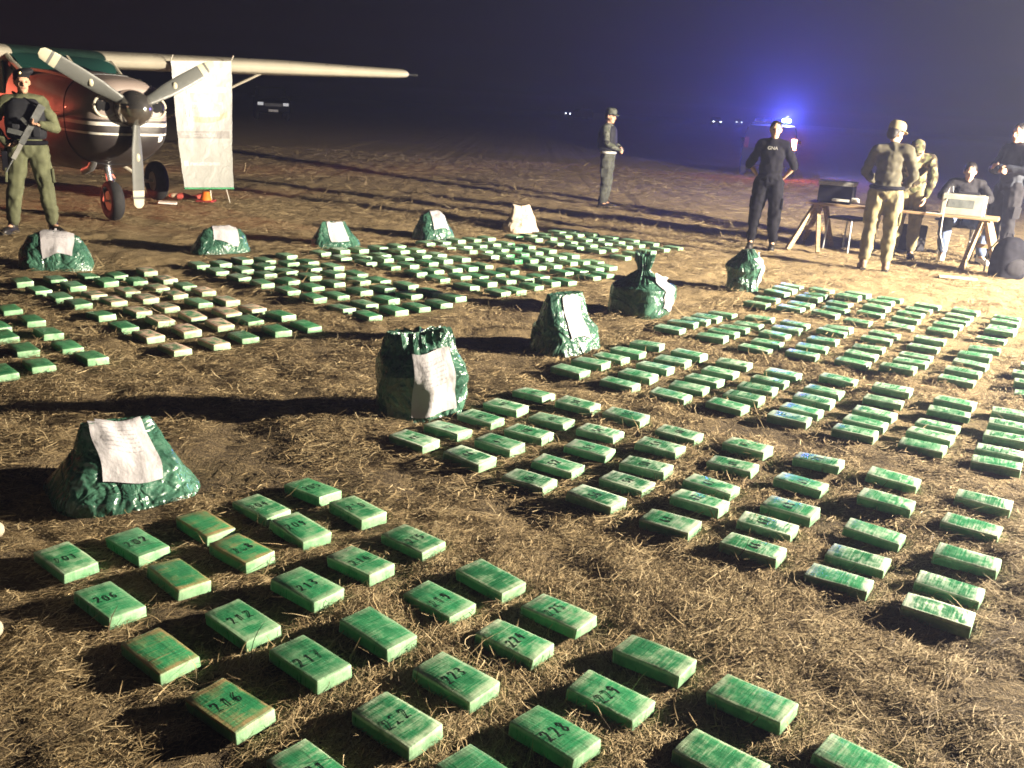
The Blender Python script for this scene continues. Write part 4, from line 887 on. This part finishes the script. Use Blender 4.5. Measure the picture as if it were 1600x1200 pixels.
# walker at the edge of the 201 block: pale shoes
sa, sb = G(16, 830), G(16, 987); dv = (sa-sb).normalized(); fw = Vector((dv.y, -dv.x, 0)); half = (sa-sb).length/2; c = (sa+sb)/2-fw*.23
P8, j, s = person('person in grey trousers and pale shoes standing astride beside the 201 brick', c.x, c.y, math.atan2(fw.y, fw.x), 1.72,
    dict(hiL=(-.10, -.04, .90), hiR=(.10, -.04, .90), pel=(0, -.05, .94), knL=(-.24, .03, .48), knR=(.24, .03, .48), anL=(-half, -.02, .09), anR=(half, -.02, .09), toL=(-half, .18, .035), toR=(half, .18, .035),
         chest=(0, -.12, 1.26), neck=(0, -.14, 1.44), head=(0, -.13, 1.57), shL=(-.185, -.13, 1.40), shR=(.185, -.13, 1.40), elL=(-.25, -.20, 1.12), elR=(.25, -.20, 1.12), wrL=(-.22, -.12, .88), wrR=(.22, -.12, .88)),
    jacket=charcoal, trousers=mat('grey_trouser_cloth', (.22, .22, .22), .85, bump=.3), boots=mat('pale_suede', (.24, .215, .16), .8), boot_h=.03, seed=14)
# ---------------------------------------------------------------- trestle table and what is on and under it
wood = N('weathered_timber'); p = wood.obj(); g1 = wood.noise(wood.mapping(p, (3, 60, 60)), 1, 5, .6, .4)
wood.set(Base_Color=wood.mix(wood.maprange(g1, .3, .7), (.17, .105, .05), (.36, .25, .13)), Roughness=.75); wood.bump(g1, .4, .004); wood = wood.m
TZ = .64
tA, tB = G(1262, 315, TZ), G(1556, 343, TZ); tl = (tB-tA); tang = math.atan2(tl.y, tl.x); tlen = tl.length
tab = empty('trestle_table', ((tA.x+tB.x)/2, (tA.y+tB.y)/2, 0), tang); tag(tab, 'long plank table on two timber trestles at the edge of the field', 'table')
for k in range(3): MB().box((random.uniform(-.01, .01), .09+k*.182, TZ-.015), (tlen+.05, .177, .03)).build('plank', wood, tab, bevel=.004)
for sx_ in (-1, 1):
    x0 = sx_*(tlen/2-.12); t_ = MB().bar((x0, .02, TZ-.065), (x0, .56, TZ-.065), .06, .065).build('crossbeam', wood, tab)
    for y_, dy in ((.06, -.30), (.50, .16)):
        for dx in (-.20, .20): MB().bar((x0+dx*.12, y_, TZ-.04), (x0+dx+sx_*.05, y_+dy, .0), .045, .065).build('leg', wood, tab)
    MB().bar((x0-.12, .0, .30), (x0+.14, .0, .30), .03, .05).build('brace', wood, tab)
mT = Matrix.Translation(tab.location) @ Matrix.Rotation(tang, 4, 'Z')
def on_table(u, v, z=.641): return mT @ Vector((u, v, z))
def tx(px): # distance along the table for a photo column
    best = None
    for k in range(-130, 130):
        P_ = on_table(k/100, .3)-Vector((0, 0, CAMH)); x_ = 800+FPX*P_.dot(_r)/P_.dot(_f)
        if best is None or abs(x_-px) < best[0]: best = (abs(x_-px), k/100)
    return best[1]
o = empty('black_printer', on_table(tx(1306), .30), tang); tag(o, 'black box-shaped printer on the far end of the trestle table', 'printer')
MB().box((0, 0, .115), (.44, .34, .23)).build('case', blackc, o, bevel=.012); MB().box((0, 0, .26), (.46, .36, .055)).build('lid', mat('grey_lid_plastic', (.22, .22, .22), .4), o, bevel=.008); MB().box((.10, -.20, .05), (.22, .12, .03)).build('paper_tray', mat('pale_tray_plastic', (.5, .5, .48), .5), o, bevel=.005)
o = empty('tangled_equipment', on_table(tx(1332), .22), tang); tag(o, 'small heap of pale cable and adaptors beside the black printer', 'cable')
m = MB(); pts = [(math.sin(t*2.1)*.09, math.cos(t*1.7)*.07, .02+.05*abs(math.sin(t*.9))) for t in np.linspace(0, 16, 60)]; m.tube(pts, .007, 6).build('cable', mat('pale_cable', (.55, .53, .48), .5), o, smooth=50); MB().box((.02, .0, .06), (.10, .07, .05)).build('adaptor', mat('pale_tray_plastic', (.5, .5, .48), .5), o, bevel=.006)
o = empty('pale_machine', on_table(tx(1503), .20), tang+.04); tag(o, 'pale boxy counting machine with a hanging cable, on the trestle table before the seated person', 'machine')
bei = mat('beige_machine_plastic', (.25, .25, .21), .45)
MB().box((0, 0, .13), (.50, .30, .26)).build('case', bei, o, bevel=.014); MB().box((.262, 0, .13), (.02, .28, .24)).build('side_panel', mat('ivory_side_plastic', (.45, .42, .32), .45), o, bevel=.006)
MB().tube([(-.20, .05, .26), (-.19, .05, .34), (-.15, .05, .345), (-.14, .05, .26)], .008, 8).build('handle', steel, o, smooth=40); MB().box((.05, .05, .275), (.24, .10, .028)).build('keypad', charcoal, o, bevel=.005); MB().box((-.02, -.152, .15), (.30, .006, .10)).build('display_panel', mat('dark_panel', (.10, .11, .11), .3), o)
MB().tube([(-.19, -.15, .20), (-.20, -.24, .05), (-.19, -.25, -.25), (-.12, -.25, -.42), (-.17, -.26, -.62)], .006, 6).build('hanging_cable', mat('pale_cable', (.55, .53, .48), .5), o, smooth=50)
for k, (px_, w_, v_) in enumerate(((1440, .30, .28), (1462, .21, .16), (1392, .21, .25))):
    P_ = on_table(tx(px_), v_, .642+k*.001); o = MB().box((0, 0, .002), (w_, .29 if k else .21, .003)).build('paper_sheets', mat('white_card', (.75, .70, .64), .6), None); o.location = P_; o.rotation_euler = (0, 0, tang+.3*k-.2)
    tag(o, ('wide sheet of paper on the trestle table beside the pale machine', 'sheet of paper at the near edge of the trestle table', 'sheet of paper on the trestle table by the standing person')[k], 'paper')
o = empty('metal_cup', on_table(tx(1404), .30)); tag(o, 'small grey cup on the trestle table by the standing person', 'cup'); MB().tube([(0, 0, 0), (0, 0, .09)], [.032, .038], 14).build('cup_body', steel, o, smooth=40); MB().tube([(.035, 0, .07), (.06, 0, .05), (.034, 0, .02)], .005, 6).build('handle', steel, o)
for px_, col_ in ((1386, (.10, .14, .20)), (1418, (.30, .30, .28))):
    o = empty('water_bottle', on_table(tx(px_), .42)); tag(o, f"small {'dark blue' if px_ < 1400 else 'clear grey'} bottle standing on the trestle table", 'bottle')
    MB().tube([(0, 0, 0), (0, 0, .14), (0, 0, .17), (0, 0, .19)], [.032, .032, .015, .014], 14).build('bottle_body', mat('bottle_%d' % px_, col_, .15), o, smooth=40); MB().tube([(0, 0, .191), (0, 0, .21)], .016, 12).build('bottle_cap', charcoal, o, smooth=40)
# empty chair behind the table
c = AT(1326, 360, 12.95); ch = empty('folding_chair', (c.x, c.y, 0), R(30)); tag(ch, 'empty dark folding chair behind the table under the black printer', 'chair')
MB().box((0, 0, .44), (.42, .42, .035)).build('seat', charcoal, ch, bevel=.008); MB().box((0, .22, .72), (.40, .03, .28)).build('backrest', charcoal, ch, bevel=.008)
for xx in (-.19, .19):
    for yy in (-.19, .21): MB().tube([(xx, yy, .44), (xx*1.05, yy*1.1, 0)], .013, 8).build('leg', steel, ch, smooth=40)
c = AT(1424, 372, 13.2); o = empty('equipment_case', (c.x, c.y, 0), .4); tag(o, 'dark equipment case on the ground behind the trestle table', 'case'); MB().box((0, 0, .20), (.34, .22, .36)).build('case_body', charcoal, o, bevel=.02); MB().tube([(-.08, 0, .38), (-.07, 0, .43), (.07, 0, .43), (.08, 0, .38)], .012, 8).build('handle', steel, o)
c = G(1496, 437); o = MB().box((0, 0, .012), (.42, .10, .022)).build('pale_board', mat('pale_board_wood', (.62, .52, .33), .7), None, bevel=.004); o.location = (c.x, c.y, .01); o.rotation_euler = (0, 0, -.25); tag(o, 'short pale board lying on the straw in front of the trestle table', 'board')
# black backpack
c = G(1572, 437); bp_ = empty('backpack', (c.x+.05, c.y+.12, 0), R(14)); tag(bp_, 'black backpack standing on the ground at the end of the trestle table', 'backpack')
b = MB(); b.loft([[Vector((math.copysign(abs(math.cos(t))**.65, math.cos(t))*hw, math.copysign(abs(math.sin(t))**.65, math.sin(t))*hd, z_)) for t in np.linspace(0, 6.2832, 33)[:-1]] for z_, hw, hd in ((.0, .17, .11), (.03, .20, .14), (.2, .205, .15), (.36, .19, .135), (.45, .14, .10), (.49, .06, .05))]); link('bag_body', fuse(b, .014, 'bag', 3, .008, (9, 9, 9), 3), blackc, bp_)
b = MB(); b.ell((0, -.13, .15), (.15, .06, .11)); link('front_pocket', fuse(b, .012, 'pocket', 2), charcoal, bp_)
MB().tube([(-.05, .06, .48), (-.03, .07, .53), (.03, .07, .53), (.05, .06, .48)], .010, 8).build('grab_loop', charcoal, bp_)
for s_ in (-1, 1): MB().tube([(s_*.10, .12, .44), (s_*.24, .10, .30), (s_*.22, .12, .06)], .016, 8, flat=.4).build('shoulder_strap', mat('grey_webbing', (.25, .25, .27), .7), bp_, smooth=50)

# ---------------------------------------------------------------- vehicles
car_paint = mat('dark_patrol_paint', (.004, .006, .006), .6, coat=0, var=.1, spec=.08)
car_glass = mat('car_glass', (.01, .012, .015), .08, var=.1); head_on = glow('headlamp_glow', (.86, .93, 1.0), 6.0); head_dim = glow('dim_headlamp_glow', (.86, .93, 1.0), .12)
def suv(label, loc, rz, lights='head', scale=1.0, hs=6.0):
    r = empty('patrol_car', loc, rz); tag(r, label, 'car', 'vehicles parked around the field'); r.scale = (scale,)*3
    prof = [(-2.25, .55), (-2.28, .95), (-2.2, 1.05), (-1.95, 1.68), (-.2, 1.74), (.25, 1.70), (.95, 1.14), (2.05, 1.04), (2.25, .90), (2.28, .50), (2.2, .38), (-2.2, .38)]
    rg = []
    for y_, k in ((-.90, .0), (-.86, 1), (.86, 1), (.90, .0)):
        rg.append([Vector((x_*(1 if k else .985), y_*(1-.16*max(0, (z_-1.05)/.7)), z_ if k else .55+(z_-.55)*.96)) for x_, z_ in prof])
    MB().loft(rg).build('body', car_paint, r, smooth=30)
    MB().loft([[Vector((x_+.02, y_, z_+.015)) for x_, z_ in ((.35, 1.66), (.93, 1.18), (.80, 1.17), (.30, 1.62))] for y_ in (-.68, .68)]).build('windscreen', car_glass, r)
    for s_ in (-1, 1):
        MB().add([Vector((x_, s_*(.905-.145*max(0, (z_-1.05)/.7)), z_)) for x_, z_ in ((-1.85, 1.14), (.72, 1.14), (.20, 1.62), (-1.70, 1.62))], [(0, 1, 2, 3)]).build('side_window', car_glass, r)
        for x_ in (-1.4, 1.4): tyre(r, (x_, s_*.80, .36), .36, .24)
        h_ = MB().box((2.27, s_*.66, .86), (.05, .30, .16)).build('headlamp', head_on if lights == 'head' else head_dim if lights == 'dim' else car_glass, r, bevel=.01)
        tl_ = MB().box((-2.26, s_*.76, 1.12), (.06, .14, .34)).build('tail_lamp', tail_on if lights == 'patrol' and s_ < 0 else mat('red_lens', (.04, .003, .003), .2), r, bevel=.01)
        MB().box((.55, s_*.98, 1.16), (.12, .18, .12)).build('mirror', car_paint, r, bevel=.02)
    MB().box((2.29, 0, .82), (.03, .9, .16)).build('grille', dark_metal, r); MB().box((2.30, 0, .52), (.02, .50, .12)).build('number_plate', mat('plate_white', (.6, .6, .6), .5), r)
    return r
tail_on = glow('tail_lamp_glow', (1.0, .14, .08), 150); blue_on = glow('blue_beacon_glow', (.10, .16, 1.0), 120); red_on = glow('red_beacon_glow', (1.0, .06, .03), 60)
def lightbar(r, on, off, pos, colr, watts, aim=None):
    lb = MB().box((-.4, 0, 1.79), (.30, 1.24, .05)).build('light_bar', dark_metal, r, bevel=.01)
    for k in range(4):
        y_ = (-.46, -.155, .155, .46)[k]; MB().box((-.4, y_, 1.87), (.24, .28, .11)).build('beacon', on if k == pos else off, r, bevel=.02)
    l_ = bpy.data.lights.new('beacon', 'SPOT' if aim else 'POINT'); l_.energy = watts; l_.color = colr; l_.shadow_soft_size = .08
    o_ = bpy.data.objects.new('beacon_light', l_); col.objects.link(o_); o_.parent = r; o_.location = (-.4, (-.46, -.155, .155, .46)[pos], 2.02)
    if aim: l_.spot_size = R(64); l_.spot_blend = .6; o_.rotation_euler = ((Matrix.Rotation(-r.rotation_euler.z, 3, 'Z') @ (Vector(aim)-r.location))-o_.location).to_track_quat('-Z', 'Y').to_euler()
blue_off = mat('blue_lens', (.01, .02, .2), .2); red_off = mat('red_lens', (.04, .003, .003), .2)
# patrol car behind the person in black, seen from its rear quarter
cB = AT(1206, 200, 31); pc = suv('patrol car with lit blue beacon and red tail lamp behind the person in black', (cB.x, cB.y, 0), R(76), 'patrol', .91); lightbar(pc, blue_on, blue_off, 0, (.14, .16, 1.0), 1250)
l_ = bpy.data.lights.new('tail', 'POINT'); l_.energy = 35; l_.color = (1, .15, .08); l_.shadow_soft_size = .05; o_ = bpy.data.objects.new('tail_light', l_); col.objects.link(o_); o_.parent = pc; o_.location = (-2.42, -.76, 1.14)
pr_ = suv('patrol car with a lit red beacon standing beyond the aeroplane cabin', (-14.2, 12.4, 0), R(-60), 'patrol'); lightbar(pr_, red_on, red_off, 0, (1.0, .17, .09), 3000, (-4.2, 16.6, .0))
cf = AT(423, 150, 62); suv('distant car with two dim headlamps facing the field, under the aeroplane wing tip', (cf.x, cf.y, 0), R(-72), 'dim', 1.15)
for px_, dist_, lab in ((905, 190, 'far car with a single bright headlamp showing beyond the person in camouflage'), (1120, 215, 'far car with two small headlamps on the horizon, next to another pair'), (1155, 300, 'farthest car with a close pair of headlamps on the horizon')):
    c = AT(px_, 178, dist_); suv(lab, (c.x, c.y, 0), R(-95 if px_ != 905 else -150), 'head', 1.15)

# ---------------------------------------------------------------- dusty night air
hz = MB().box((0, 130, 1.5), (420, 480, 9.0)).build('haze', None, None); hz.display_type = 'WIRE'
q = bpy.data.materials.new('haze_air'); q.use_nodes = True; nt_ = q.node_tree; nt_.nodes.remove(nt_.nodes['Principled BSDF'])
pv_ = nt_.nodes.new('ShaderNodeVolumePrincipled'); pv_.inputs['Color'].default_value = (.58, .64, 1, 1); pv_.inputs['Density'].default_value = .0038; pv_.inputs['Anisotropy'].default_value = .7
nt_.links.new(pv_.outputs[0], nt_.nodes['Material Output'].inputs['Volume']); hz.data.materials.append(q); tag(hz, 'thin dusty air over the whole field', 'haze', kind='stuff')
